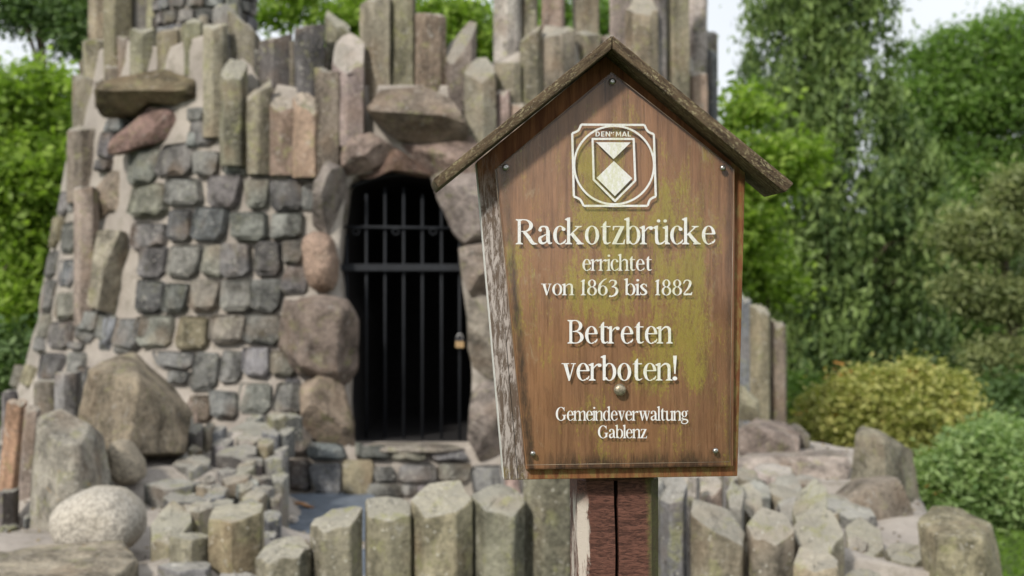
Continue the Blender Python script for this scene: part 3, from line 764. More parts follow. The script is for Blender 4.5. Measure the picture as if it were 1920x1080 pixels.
# right side
for t in [
 (1240, 1293, 915, 1200, 5.0, (.15, .15, .15), (.6, .4), .25), (1290, 1316, 893, 990, 5.4, PALE, (0, .2), .12), (1316, 1360, 912, 975, 5.6, PINK, (.3, .3), .2),
 (1358, 1386, 893, 985, 5.5, GREY, (0, .2), .12), (1322, 1362, 890, 915, 5.8, OLIVE, (0, .2), .12), (1388, 1430, 896, 920, 6.2, OLIVE, (0, .1), .3), (1398, 1452, 922, 940, 6.0, GREY, (0, .2), .25),
 (1445, 1520, 932, 952, 6.0, OLIVE, (-.3, .2), .25), (1370, 1400, 935, 1010, 5.3, GREY, (.4, .4), .2), (1395, 1440, 948, 975, 5.5, MOSS, (-.2, .5), .25),
 (1428, 1500, 888, 906, 6.6, PALE, (-.05, .1), .35), (1490, 1545, 902, 915, 6.6, GREY, (.1, .1), .2), (1540, 1645, 952, 985, 5.9, GREY, (-.15, .2), .3),
 (1497, 1560, 945, 1010, 5.4, MOSS, (.9, .5), .2), (1600, 1668, 1018, 1060, 5.4, OLIVE, (.2, .5), .25), (1678, 1742, 1045, 1072, 5.2, MOSS, (.1, .3), .2),
 (1590, 1660, 1062, 1100, 5.1, MOSS, (.0, .3), .2), (1470, 1540, 965, 985, 5.6, GREY, (.1, .3), .25)]:
    block(t[0], t[1], t[2], t[3], t[4], t[5], tilt=t[6], depth=t[7], edge=rng.uniform(-35, 10))

gd = np.random.default_rng(9); gp_ = []
while len(gp_) < 1400:
    x, y = gd.uniform(-2.6, 2.4), gd.uniform(5.1, 8.3); z = terr(x, y)
    if z > .2: gp_.append((x, y, z + .006))
GRIT = np.array(gp_)

# ------------------------------------------------------------------ row of columns along the front
wall = thing('column_palisade', 'low front row of broken olive basalt columns standing in line', 'wall', (0, 4.85, 0))
FRONT = [ # x0,x1,top,D,colour,tilt,edge
 (475, 576, 1032, 4.75, OLIVE, (.15, .2), -22), (576, 674, 975, 4.8, OLIVE, (.2, .3), -18), (681, 768, 955, 4.85, OLIVE, (-.15, .5), 6),
 (768, 884, 940, 4.85, (.25, .21, .14), (.0, .45), 32), (882, 984, 938, 4.9, OLIVE, (-.05, .5), 30), (984, 1092, 845, 5.0, OLIVE, (0, .2), 40),
 (1088, 1180, 900, 5.05, OLIVE, (0, .2), 10), (1176, 1245, 905, 5.05, GREY, (0, .2), 10),
 (1299, 1404, 980, 4.8, OLIVE, (-.45, .5), -20), (1408, 1493, 990, 4.8, BROWN, (.05, .6), 5), (1493, 1588, 1000, 4.9, OLIVE, (.35, .9), 12),
 (1492, 1580, 1056, 4.65, TAN, (.05, .3), -20), (1590, 1660, 1085, 4.7, OLIVE, (0, .4), 0), (400, 480, 1090, 4.7, GREY, (0, .2), 0)]
for x0, x1, yt, D, c, t, e in FRONT:
    cx = (x0 + x1) / 2; w = (x1 - x0) / FPX * D * 1.04; z1 = P(0, yt, D).z
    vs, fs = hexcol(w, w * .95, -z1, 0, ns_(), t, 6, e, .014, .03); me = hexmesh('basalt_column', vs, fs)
    link('basalt_column', me, M_COLUMN, wall, Vector(((cx - 960) / FPX * D, D + w * .4, z1)) - wall.location, jit(c, .07))

# posts of basalt standing to the right, behind the sign
grp = 'tall narrow basalt posts right of the sign'
for x0, x1, yt, yb, D, c, lab in [(1384, 1410, 560, 770, 9.6, BLUE, 'dark blue grey basalt post partly behind the sign board'),
                                  (1405, 1446, 578, 800, 9.2, OLIVE, 'pale olive basalt post, widest beside the sign board'),
                                  (1442, 1476, 606, 808, 9.3, BROWN, 'brown basalt post with pale top, farthest right of the row')]:
    w = (x1 - x0) / FPX * D; p = P((x0 + x1) / 2, yt, D)
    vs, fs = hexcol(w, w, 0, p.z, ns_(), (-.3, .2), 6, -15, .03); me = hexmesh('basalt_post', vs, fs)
    o = link('basalt_post', me, M_COLUMN, None, (p.x, D, 0), c); tag(o, lab, 'stone post', grp)

# ------------------------------------------------------------------ boulders, each its own thing
BO = [
 ('boulder', [(62, 850), (70, 785), (110, 764), (165, 790), (195, 815), (212, 900), (216, 960), (150, 1035), (50, 1030), (66, 930)], 6.1, .5, (.27, .25, .21), M_ROCKY,
  'tall grey weathered boulder standing upright behind the round pale one', dict(cuts=3, rough=.06, frontcuts=[(-.8, -.6, 0, .18)], seed=12)),
 ('boulder', [(146, 765), (165, 690), (205, 668), (250, 660), (330, 725), (360, 772), (345, 852), (300, 850), (225, 838)], 6.9, .6, (.25, .21, .155), M_ROCK,
  'large angular brown boulder with a darker right face below the cobbles', dict(cuts=0, rough=.03, frontcuts=[(-.25, -.97, 0, .235), (.62, -.78, 0, .215), (.35, -.45, .82, .20)], seed=14, boxy=.3)),
 ('boulder', [(84, 985), (100, 945), (165, 919), (215, 925), (250, 960), (256, 1005), (235, 1040), (105, 1040)], 5.45, .4, (.42, .385, .33), M_GRAN,
  'smooth rounded pale cream boulder', dict(cuts=0, rough=.035, boxy=.62, seed=3)),
 ('boulder', [(200, 830), (230, 825), (262, 870), (262, 905), (225, 915), (205, 900)], 6.4, .25, (.29, .25, .19), M_GRAN,
  'small round speckled stone between upright boulder and mortar slope', dict(cuts=0, rough=.04, boxy=.6, seed=5)),
 ('boulder', [(-40, 1045), (60, 1032), (230, 1018), (262, 1060), (262, 1150), (-40, 1150)], 5.0, .5, (.27, .235, .18), M_ROCKY,
  'flat brown slab with orange lichen in the bottom left corner', dict(cuts=1, rough=.025, frontcuts=[(0, -.35, .95, .11)], seed=8)),
 ('boulder', [(1593, 905), (1605, 815), (1618, 797), (1665, 812), (1712, 845), (1722, 910), (1720, 985), (1600, 985)], 6.6, .45, (.24, .22, .165), M_ROCK,
  'upright olive grey boulder with slanted top left of the green shrub', dict(cuts=1, rough=.03, frontcuts=[(.7, -.7, .1, .15)], seed=21)),
 ('boulder', [(1576, 938), (1620, 905), (1690, 900), (1716, 960), (1716, 1000), (1600, 1000)], 6.1, .35, (.24, .205, .165), M_ROCK,
  'low brown boulder leaning at the foot of the upright one', dict(cuts=2, rough=.04, seed=23)),
 ('boulder', [(1720, 975), (1745, 947), (1800, 952), (1858, 985), (1880, 1090), (1890, 1180), (1750, 1180), (1755, 1060)], 5.15, .45, (.25, .225, .15), M_ROCKY,
  'large olive boulder at the right end of the terrace, near the lawn', dict(cuts=2, rough=.035, frontcuts=[(.85, -.5, .1, .16), (0, -.8, .5, .17)], seed=27)),
 ('boulder', [(1380, 800), (1420, 786), (1470, 797), (1500, 812), (1497, 848), (1390, 852)], 7.9, .4, (.27, .22, .19), M_ROCK,
  'pinkish low boulder behind the long flat slab', dict(cuts=1, rough=.03, frontcuts=[(0, -.4, .9, .09)], seed=31)),
 ('boulder', [(1478, 806), (1500, 797), (1518, 815), (1518, 850), (1488, 850)], 8.1, .3, (.2, .18, .15), M_ROCK,
  'small dark boulder at the right end of the pinkish one', dict(cuts=1, rough=.04, seed=33)),
 ('stone_slab', [(1375, 855), (1410, 850), (1588, 850), (1597, 868), (1590, 900), (1380, 884)], 7.2, .35, (.28, .24, .21), M_ROCKY,
  'long flat pinkish slab with orange lichen, left of the upright boulder', dict(cuts=0, rough=.025, boxy=.4, seed=35)),
 ('boulder', [(1385, 745), (1392, 722), (1424, 750), (1424, 790), (1388, 790)], 8.6, .3, (.27, .25, .18), M_ROCK,
  'wedge shaped stone with sloping pale top at the foot of the posts', dict(cuts=1, rough=.02, seed=37)),
]
HULLS = {35: [(1375, 860, 7.1), (1590, 854, 7.1), (1599, 870, 7.05), (1590, 902, 7.0), (1380, 890, 7.0), (1408, 848, 7.5), (1585, 845, 7.5), (1380, 890, 7.5), (1590, 902, 7.5)],
 31: [(1380, 808, 7.8), (1420, 800, 7.75), (1500, 820, 7.85), (1500, 852, 7.8), (1388, 856, 7.8), (1415, 784, 8.15), (1470, 792, 8.15), (1505, 808, 8.15), (1385, 856, 8.2), (1500, 852, 8.2)],
 12: [(62, 850, 6.1), (70, 785, 6.05), (110, 764, 6.15), (165, 790, 6.1), (198, 815, 6.2), (216, 930, 6.2), (215, 1000, 6.1), (150, 1035, 5.85), (50, 1030, 6.0), (105, 830, 5.85), (110, 1030, 5.8), (150, 830, 5.88), (70, 800, 6.5), (180, 810, 6.5), (60, 1020, 6.5), (210, 1000, 6.5)],
 14: [(150, 765, 6.95), (146, 800, 6.95), (165, 690, 6.95), (205, 672, 7.05), (250, 660, 7.25), (330, 725, 7.25), (360, 772, 7.05), (262, 712, 6.68), (238, 852, 6.6), (345, 852, 6.9), (225, 842, 6.62), (160, 835, 6.9), (200, 680, 7.6), (330, 760, 7.6), (160, 850, 7.5), (345, 870, 7.5)],
 8: [(-60, 1088, 4.7), (215, 1084, 4.7), (262, 1050, 5.05), (235, 1008, 5.3), (70, 1022, 5.3), (-60, 1040, 5.1), (-60, 1260, 4.75), (215, 1260, 4.75), (262, 1220, 5.1), (-60, 1220, 5.3)],
 21: [(1593, 905, 6.5), (1605, 815, 6.5), (1618, 797, 6.55), (1660, 812, 6.45), (1712, 845, 6.6), (1724, 910, 6.6), (1722, 985, 6.5), (1600, 985, 6.45), (1668, 985, 6.3), (1655, 830, 6.33), (1610, 805, 6.8), (1700, 840, 6.9), (1715, 985, 6.9), (1600, 985, 6.9)],
 27: [(1720, 975, 5.2), (1748, 947, 5.3), (1800, 952, 5.3), (1858, 985, 5.2), (1885, 1090, 5.1), (1890, 1200, 5.1), (1760, 1010, 4.98), (1845, 1012, 4.98), (1850, 1200, 4.9), (1755, 1200, 4.95), (1730, 1060, 5.1), (1760, 950, 5.6), (1850, 990, 5.6), (1885, 1200, 5.6), (1740, 1200, 5.6)]}
for nm, poly, D, dep, c, m, lab, kw in BO:
    if kw['seed'] in HULLS: o = hull_rock(nm, HULLS[kw['seed']], c, m, None, kw['seed'], .011, .006)
    else: o = rock_px(nm, poly, D, dep, c, m, None, back=.75, **kw)
    tag(o, lab, 'slab' if nm == 'stone_slab' else 'boulder')
# left edge of the mound: leaning columns and blocks
def lean(px0, py0, px1, py1, wpx, D, color, label):
    a, b = P(px0, py0, D), P(px1, py1, D); w = wpx / FPX * D; L = (a - b).length
    vs, fs = hexcol(w, w * .9, -L, 0, ns_(), (0, .2), 6, -20, .015); me = hexmesh('basalt_column', vs, fs)
    o = link('basalt_column', me, None, None, a, color); o.rotation_euler = (a - b).to_track_quat('Z', 'Y').to_euler()
    o.rotation_euler = (0, math.atan2((a - b).x, (a - b).z), 0)
    tag(o, label, 'stone column')
lean(32, 752, 14, 925, 38, 6.6, (.29, .185, .125), 'orange brown basalt column leaning at the left edge')
lean(62, 765, 46, 962, 30, 6.5, (.23, .19, .165), 'grey brown basalt column leaning beside the orange one')
for t in [(-10, 20, 925, 975, 6.2, GREYD), (-12, 18, 995, 1040, 6.0, GREYD), (36, 62, 968, 1030, 6.0, BLUE), (55, 108, 715, 765, 7.6, BROWN), (0, 20, 735, 790, 7.4, GREY),
          (100, 140, 700, 770, 7.5, GREY)]:
    block(t[0], t[1], t[2], t[3], t[4], t[5], depth=.2)

# ------------------------------------------------------------------ the sign
SYAW = R(5.0)
S0 = P(1160, 890, SIGN_D); S0.z = 0
sign = thing('wooden_sign', 'brown roofed wooden notice board with white German lettering on a post', 'sign', S0)
sign.rotation_euler = (0, 0, SYAW)
def B(px, py, y=0.0):
    """pixel -> (x, z) in the board's own frame on its plane y"""
    d = Vector(((px - 960) / FPX, 1, -(py - 540) / FPX))
    c, s = math.cos(SYAW), math.sin(SYAW)
    nrm = Vector((-s, c, 0)); o = Vector((0, 0, CAMZ)) - S0
    t = (y - o.dot(nrm)) / d.dot(nrm); p = o + d * t
    return (p.x * c + p.y * s, p.z)
PXM = FPX / SIGN_D
def slab(poly2, y0, y1, bev=.0015, sub=None):
    """extrude (x,z) outline between y0 (front) and y1"""
    bm = bmesh.new(); vf = [bm.verts.new((x, y0, z)) for x, z in poly2]; f = bm.faces.new(vf)
    r = bmesh.ops.extrude_face_region(bm, geom=[f])
    for v in [g for g in r['geom'] if isinstance(g, bmesh.types.BMVert)]: v.co.y = y1
    bmesh.ops.recalc_face_normals(bm, faces=bm.faces)
    if bev: bmesh.ops.bevel(bm, geom=bm.edges[:], offset=bev, segments=2, affect='EDGES', profile=.5)
    me = bm_mesh(bm, 'slab'); autosmooth(me, 40); return me

def px_nodes(n, c):
    """x and z of the board expressed on the photo's pixel ruler"""
    o = n.xyz(c); x0, z0 = B(1160, 540)
    X = n.math('MULTIPLY_ADD', o[0], PXM, 1160 - x0 * PXM); Y = n.math('MULTIPLY_ADD', o[2], -PXM, 540 + z0 * PXM)
    return X, Y
def band(n, v, a, b, s):
    """1 inside a..b with soft shoulders s"""
    return n.math('MULTIPLY', n.ramp(v, a - s, a + s), n.ramp(v, b - s, b + s, 1, 0))
def algae_mask(n, c, X, Y):
    ns1 = n.noise(n.scaled(c, (1, 1, .2)), 62, 6, .78, .35); nf = n.noise(n.scaled(c, (1, 1, .6)), 300, 5, .85); nb = n.noise(c, 16, 3, .6)
    a = n.math('MULTIPLY', band(n, X, 1062, 1190, 45), band(n, Y, 225, 600, 70))
    b = n.math('MULTIPLY', band(n, X, 1215, 1335, 32), band(n, Y, 300, 720, 90))
    c2 = n.math('MULTIPLY', band(n, X, 950, 1012, 25), band(n, Y, 450, 660, 70))
    d = n.math('MULTIPLY', band(n, X, 1010, 1340, 60), band(n, Y, 380, 860, 60))
    tot = n.math('ADD', n.math('MAXIMUM', a, b), n.math('ADD', n.math('MULTIPLY', c2, .7), n.math('MULTIPLY', d, .25))); tot = n.math('MINIMUM', tot, 1.1)
    v = n.math('MULTIPLY_ADD', tot, .35, n.math('ADD', n.math('ADD', n.math('MULTIPLY', ns1, 1.6), n.math('MULTIPLY', nf, 1.6)), n.math('MULTIPLY', nb, .8)))
    return n.ramp(v, 2.0 + .22, 2.0 + .50), nf, ns1

# panel wood
n = NT('stained_panel_wood'); c = n.coord('Object'); X, Y = px_nodes(n, c)
gr = n.noise(n.scaled(c, (1, 1, .06)), 95, 6, .7, .25); gr2 = n.noise(n.scaled(c, (1, 1, .04)), 300, 4, .7); bl = n.noise(c, 7, 4, .6)
col = n.mix(n.ramp(gr, .3, .7), (0.165, 0.078, 0.042), (0.33, 0.163, 0.088))
col = n.mix(n.ramp(bl, .38, .68, 0, .8), col, (0.30, 0.142, 0.066))
col = n.mix(n.ramp(gr2, .35, .5, .4, 0), col, (0.11, 0.042, 0.018))
msk, nf, ns1 = algae_mask(n, c, X, Y)
col = n.mix(n.math('MULTIPLY', msk, .8), col, (0.34, 0.255, 0.05))
mot = n.ramp(n.noise(c, 210, 6, .85), .58, .70, 0, .5); col = n.mix(mot, col, (0.40, 0.24, 0.12))
mot = n.ramp(n.noise(n.scaled(c, (1, 1, .25)), 34, 6, .75), .52, .70, 0, .55); col = n.mix(mot, col, (0.13, 0.055, 0.028))
pale = n.math('MULTIPLY', n.ramp(n.noise(n.scaled(c, (1, 1, .5)), 60, 6, .8, .5), .55, .68), n.math('ADD', band(n, X, 960, 1030, 25), band(n, X, 1290, 1345, 15)))
col = n.mix(n.math('MULTIPLY', pale, .55), col, (0.36, 0.27, 0.17))
warp = n.math('MULTIPLY', n.math('SUBTRACT', n.noise(n.scaled(c, (1, 1, .12)), 60, 5, .8), .5), 75)
Yb = n.math('ADD', Y, warp)
bott = n.math('MULTIPLY', n.ramp(Yb, 836, 872), band(n, X, 1025, 1350, 18))
# dark stain following the left edge of the cover sheet
le = n.math('SUBTRACT', X, n.math('MULTIPLY_ADD', Y, .098, 909.0 - 10))
w2 = n.math('MULTIPLY', n.math('SUBTRACT', n.noise(c, 45, 4, .7), .5), 16)
ledge = n.math('MULTIPLY', band(n, n.math('ADD', le, w2), 4, 17, 5), n.ramp(Y, 350, 560, .55, 1.0))
redge = n.math('MULTIPLY', band(n, n.math('ADD', X, w2), 1362, 1374, 5), .6)
topst = n.math('MULTIPLY', n.ramp(n.math('ADD', Y, n.math('MULTIPLY', warp, 1.6)), 250, 160), n.ramp(gr, .45, .3))
dk = n.math('MINIMUM', n.math('ADD', n.math('ADD', n.math('ADD', bott, ledge), redge), topst), 1.0)
dk = n.math('MULTIPLY', dk, n.ramp(n.noise(n.scaled(c, (1, 1, .3)), 120, 5, .8), .3, .6, .35, 1))
col = n.mix(n.math('MULTIPLY', dk, .9), col, (0.035, 0.020, 0.014))
crk = n.math('MULTIPLY', n.ramp(n.noise(n.scaled(c, (1, 1, .03)), 50, 3, .5), .66, .70), n.ramp(X, 1280, 1320))
col = n.mix(crk, col, (0.03, 0.015, 0.01))
n.bump(n.math('ADD', gr, gr2), .5, .0012); M_PANEL = n.fin(col, 0.6, .4)

# back board wood: weathered white-grey at the left edge, brown elsewhere
n = NT('weathered_board_wood'); c = n.coord('Object'); X, Y = px_nodes(n, c)
gr = n.noise(n.scaled(c, (1, 1, .07)), 110, 6, .75, .4)
col = n.mix(n.ramp(gr, .3, .7), (0.11, 0.04, 0.018), (0.26, 0.11, 0.045))
lx = n.math('SUBTRACT', X, n.math('MULTIPLY_ADD', Y, .085, 868.0))      # distance from the slanted left edge
weat = n.math('MULTIPLY', n.ramp(n.math('ADD', lx, n.math('MULTIPLY', n.noise(c, 40, 4, .7), 10)), 58, 38, 0, 1), n.ramp(n.math('ADD', Y, n.math('MULTIPLY', n.noise(c, 30, 4, .7), 120)), 330, 480))
pt = n.ramp(n.noise(n.scaled(c, (1, 1, .2)), 150, 7, .8, .5), .44, .56)
wcol = n.mix(pt, (0.11, 0.08, 0.06), (0.37, 0.325, 0.30))
col = n.mix(weat, col, wcol)
grn = n.math('MULTIPLY', n.ramp(n.noise(n.scaled(c, (1, 1, .4)), 90, 6, .8), .45, .62), n.math('MAXIMUM', n.ramp(X, 1368, 1380), n.ramp(Y, 866, 880)))
col = n.mix(n.math('MULTIPLY', grn, .75), col, (0.22, 0.175, 0.06))
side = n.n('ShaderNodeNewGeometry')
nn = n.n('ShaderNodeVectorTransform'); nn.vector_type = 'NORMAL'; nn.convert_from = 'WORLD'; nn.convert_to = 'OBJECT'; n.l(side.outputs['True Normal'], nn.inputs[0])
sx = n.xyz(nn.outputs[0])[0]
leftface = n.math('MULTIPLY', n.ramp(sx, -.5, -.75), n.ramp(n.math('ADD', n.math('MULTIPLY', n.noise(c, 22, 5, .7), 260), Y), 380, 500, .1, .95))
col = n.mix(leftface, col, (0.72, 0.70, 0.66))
crk = n.math('MULTIPLY', n.ramp(n.math('ABSOLUTE', n.math('SUBTRACT', lx, n.math('MULTIPLY_ADD', n.noise(n.scaled(c, (1, 1, .3)), 20, 3), 4, 24))), 1.2, .2), n.ramp(Y, 600, 650))
col = n.mix(crk, col, (0.02, .015, .01))
n.bump(n.math('ADD', gr, n.math('MULTIPLY', pt, n.math('MULTIPLY', weat, .6))), .6, .0015); M_BOARD = n.fin(col, .8, .25)

# roof wood
n = NT('lichened_roof_wood'); c = n.coord('Object')
rot = n.n('ShaderNodeVectorRotate'); rot.rotation_type = 'Y_AXIS'
def roof_mat(name, ang):
    n = NT(name); c = n.coord('Object'); rr = n.n('ShaderNodeVectorRotate'); rr.rotation_type = 'Y_AXIS'; n.l(c, rr.inputs['Vector']); rr.inputs['Angle'].default_value = ang
    cc = rr.outputs[0]; gr = n.noise(n.scaled(cc, (.14, 1, 1)), 130, 6, .75, .3)
    col = n.mix(n.ramp(gr, .35, .65), (0.045, 0.030, 0.019), (0.135, 0.095, 0.058))
    li = n.ramp(n.noise(n.scaled(cc, (.45, 1, 1)), 260, 5, .85, .4), .52, .60); big = n.ramp(n.noise(c, 14, 4, .6), .35, .6, .25, .9)
    col = n.mix(n.math('MULTIPLY', li, big), col, (0.33, 0.29, 0.17))
    v = n.noise(c, 420, 3, .8); col = n.mix(n.ramp(v, .62, .7, 0, .8), col, (0.45, .42, .36))
    n.bump(n.math('ADD', gr, n.noise(c, 300, 4, .8)), .8, .0025); return n.fin(col, .85, .2)
M_ROOFL = roof_mat('lichened_roof_wood_left', R(39)); M_ROOFR = roof_mat('lichened_roof_wood_right', R(-39))

board = [B(1148, 95), B(893, 304), B(945, 900), B(1383, 893), B(1398, 308)]
link('back_board', slab(board, 0, .030), M_BOARD, sign)
panel = [B(1147, 140, -.011), B(931, 316, -.011), B(986, 881, -.011), B(1375, 875, -.011), B(1379, 318, -.011)]
link('panel', slab(panel, -.011, -.0004, .002), M_PANEL, sign)
YR0, YR1 = -.062, .040
def roofpoly(side):
    if side < 0: return [B(1147.4, 66, YR0), B(1147.4, 91, YR0), B(822, 353, YR0), B(812, 336, YR0)]
    return [B(1149, 66, YR0), B(1489, 344, YR0), B(1472, 361, YR0), B(1149, 91, YR0)]
link('roof_plank', slab(roofpoly(-1), YR0, YR1, .0018), M_ROOFL, sign)
link('roof_plank', slab(roofpoly(1), YR0, YR1, .0018), M_ROOFR, sign)

# clear acrylic cover with grime and algae on it
n = NT('acrylic_sheet'); c = n.coord('Object'); X, Y = px_nodes(n, c)
tr = n.n('ShaderNodeBsdfTransparent'); tr.inputs[0].default_value = (.95, .96, .95, 1)
gl = n.n('ShaderNodeBsdfGlossy'); gl.inputs['Roughness'].default_value = .08
lw = n.n('ShaderNodeLayerWeight'); fr = n.n('ShaderNodeMath', operation='MULTIPLY_ADD'); n.l(n.math('POWER', lw.outputs['Facing'], 5.0), fr.inputs[0]); fr.inputs[1].default_value = .8; fr.inputs[2].default_value = .018
m1 = n.n('ShaderNodeMixShader'); n.l(fr.outputs[0], m1.inputs[0]); n.l(tr.outputs[0], m1.inputs[1]); n.l(gl.outputs[0], m1.inputs[2])
msk, nf, ns1 = algae_mask(n, c, X, Y)
dust = n.ramp(n.noise(c, 240, 5, .85), .6, .75, 0, .10)
df = n.n('ShaderNodeBsdfDiffuse'); n.l(n.mix(n.ramp(msk, .1, .4), (.35, .33, .26), (0.36, 0.33, 0.09)), df.inputs[0])
fac = n.math('MINIMUM', n.math('ADD', n.math('MULTIPLY', msk, .13), dust), 1.0)
m2 = n.n('ShaderNodeMixShader'); n.l(fac, m2.inputs[0]); n.l(m1.outputs[0], m2.inputs[1]); n.l(df.outputs[0], m2.inputs[2])
n.l(m2.outputs[0], n.out.inputs[0]); M_ACR = n.m
YA0, YA1 = -.0172, -.0148
acr = [B(1147, 135, YA0), B(928, 318, YA0), B(985, 872, YA0), B(1368, 866, YA0), B(1376, 316, YA0)]
link('cover_sheet', slab(acr, YA0, YA1, 0), M_ACR, sign)
M_EDGE = mat_plain('acrylic_edge', (.22, .17, .12), .3)
# polished edge bead of the sheet
for i in range(5):
    a, b = acr[i], acr[(i + 1) % 5]
    v, f = tube_mesh([(a[0], YA0, a[1]), (b[0], YA0, b[1])], .00035, 6); link('sheet_edge', mesh_from('sheet_edge', v, f, True), M_EDGE, sign)

# screws and bolt
M_SCREW = mat_plain('screw_steel', (.42, .41, .39), .3, .9, .2, 200, .0003); M_BOLT = mat_plain('bolt_bronze', (.30, .26, .19), .45, .7, .4, 250, .0006)
def dome(cx, cz, y, r, h, n=20, hole=0.0, m=None, name='screw'):
    vs = []; fs = []; prof = [(1, 0), (1, .25), (.92, .55), (.72, .85), (.42, 1.0)]
    if hole: prof += [(hole, 1.0), (hole * .8, .45)]
    else: prof += [(.15, 1.05)]
    for s, q in prof:
        for k in range(n): a = 2 * math.pi * k / n; vs.append((math.cos(a) * r * s, -q * h, math.sin(a) * r * s))
    for i in range(len(prof) - 1):
        for k in range(n): a, b = i * n + k, i * n + (k + 1) % n; fs.append((a, a + n, b + n, b))
    fs.append(tuple((len(prof) - 1) * n + k for k in range(n)))
    o = link(name, mesh_from(name, vs, fs), m, sign, (cx, y, cz)); autosmooth(o.data, 50); return o
for (x, y, r) in [(1148, 153, 6.5), (948, 314, 6.5), (1355, 315, 6), (999, 850, 5), (1341, 845, 5.5)]:
    X_, Z_ = B(x, y, YA0); s = dome(X_, Z_, YA0 - .0004, r / PXM, .0042, 20, .3, M_SCREW)
    v, f = tube_mesh([(0, .0007, 0), (0, .0062, 0)], .0028, 10); link('screw_shank', mesh_from('screw_shank', v, f, True), M_SCREW, s)
X_, Z_ = B(1162, 731, YA0); dome(X_, Z_, YA0 - .0003, 11.5 / PXM, .0058, 28, 0, M_BOLT, 'bolt_head')

# ---------------- lettering: a condensed old-style serif drawn as outlines, cap height 1
st = .104
def ring(cx, cy, rx, ry, t, th, a0=0, a1=360, n=30):
    """ring with thick sides t and thin top th"""
    out = []
    for k in range(n + 1):
        a = R(a0 + (a1 - a0) * k / n); ca, sa = math.cos(a), math.sin(a)
        out.append(((cx + rx * ca, cy + ry * sa), (cx + (rx - t) * ca, cy + (ry - th) * sa)))
    return [[out[k][0], out[k + 1][0], out[k + 1][1], out[k][1]] for k in range(n)], 'strip', out
def strip_polys(out): return [('S', out)]
def RG(*a, **k): return ('S', ring(*a, **k)[2])
def ST(pts, ws):
    """variable width stroke through pts"""
    P_ = [Vector(p) for p in pts]; Q = []; W = []
    for i in range(len(P_) - 1):
        p0 = P_[max(0, i - 1)]; p1 = P_[i]; p2 = P_[i + 1]; p3 = P_[min(len(P_) - 1, i + 2)]
        for k in range(6):
            t = k / 6; q = .5 * ((2 * p1) + (p2 - p0) * t + (2 * p0 - 5 * p1 + 4 * p2 - p3) * t * t + (3 * p1 - p0 - 3 * p2 + p3) * t ** 3)
            Q.append(q); W.append(ws[i] + (ws[i + 1] - ws[i]) * t)
    Q.append(P_[-1]); W.append(ws[-1]); out = []
    for i, q in enumerate(Q):
        d = (Q[min(i + 1, len(Q) - 1)] - Q[max(0, i - 1)]).normalized(); nn_ = Vector((-d.y, d.x)) * W[i] / 2
        out.append(((q.x + nn_.x, q.y + nn_.y), (q.x - nn_.x, q.y - nn_.y)))
    return ('S', out)
def PG(*pts): return ('P', list(pts))
def DISC(x, y, r): return ('P', [(x + r * math.cos(R(a)), y + r * math.sin(R(a))) for a in range(0, 360, 24)])
def stem(x, y0, y1, foot=True, flag=True, cap=False, w=st, ext=.07):
    g = [PG((x, y0), (x + w, y0), (x + w, y1), (x, y1))]
    if foot: g.append(PG((x - ext, y0), (x + w + ext, y0), (x + w + ext, y0 + .028), (x + w, y0 + .075), (x, y0 + .075), (x - ext, y0 + .028)))
    if cap: g.append(PG((x - ext, y1), (x - ext, y1 - .028), (x, y1 - .075), (x + w, y1 - .075), (x + w + ext, y1 - .028), (x + w + ext, y1)))
    elif flag: g.append(PG((x - ext * 1.1, y1 - .085), (x - ext * 1.1, y1 - .055), (x + w * .55, y1 + .012), (x + w, y1 + .012), (x + w, y1 - .13), (x, y1 - .12)))
    return g
XH = .73; AS = 1.06
def g_n(w=.36):
    x2 = w
    return stem(0, 0, XH) + [ST([(st * .8, XH - .2), (.19, XH - .07), (.29, XH - .02), (x2 + .03, XH - .09), (x2 + st / 2, XH - .25)], [.02, .05, .075, .115, st])] + stem(x2, 0, XH - .24, True, False), x2 + st
def g_r():
    return stem(0, 0, XH) + [ST([(st * .8, XH - .24), (.20, XH - .08), (.30, XH - .045)], [.02, .05, .08]), DISC(.315, XH - .085, .072)], .385
def g_u(w=.36):
    return stem(.02, .2, XH, False, True) + [ST([(.02 + st / 2, .24), (.10, .07), (.20, .02), (.31, .08), (w + .04, .2)], [st, .12, .075, .05, .02])] + stem(w, 0, XH, False, True) + [PG((w + st, 0), (w + st + .07, .0), (w + st + .07, .03), (w + st, .09))], w + st + .03
def g_uml():
    g, w = g_u(); return g + [DISC(.14, .93, .062), DISC(.37, .93, .062)], w
def g_i(): return stem(0, 0, XH) + [DISC(st / 2 + .005, .95, .072)], st
def g_l(): return stem(0, 0, AS), st
def g_h():
    g, w = g_n(); return stem(0, 0, AS) + g[3:], w
def g_m():
    g, w = g_n(.33); a = ST([(.33 + st * .8, XH - .2), (.52, XH - .07), (.62, XH - .02), (.69, XH - .09), (.66 + st / 2, XH - .25)], [.02, .05, .075, .115, st])
    return g + [a] + stem(.66, 0, XH - .24, True, False), .66 + st
def g_o(): return [RG(.245, XH / 2, .245, XH / 2 + .012, .118, .034)], .49
def g_e():
    return [RG(.235, XH / 2, .235, XH / 2 + .012, .118, .034, 8, 300, n=34), ST([(.24 + .11, .055), (.42, .12), (.445, .20)], [.085, .055, .02]),
            PG((.09, XH * .54), (.45, XH * .54), (.468, XH * .54 + .045), (.10, XH * .54 + .045))], .46
def g_c(): return [RG(.235, XH / 2, .235, XH / 2 + .012, .118, .036, 52, 300, n=30), DISC(.355, XH - .13, .068), ST([(.24 + .10, .05), (.40, .11), (.43, .19)], [.085, .055, .02])], .43
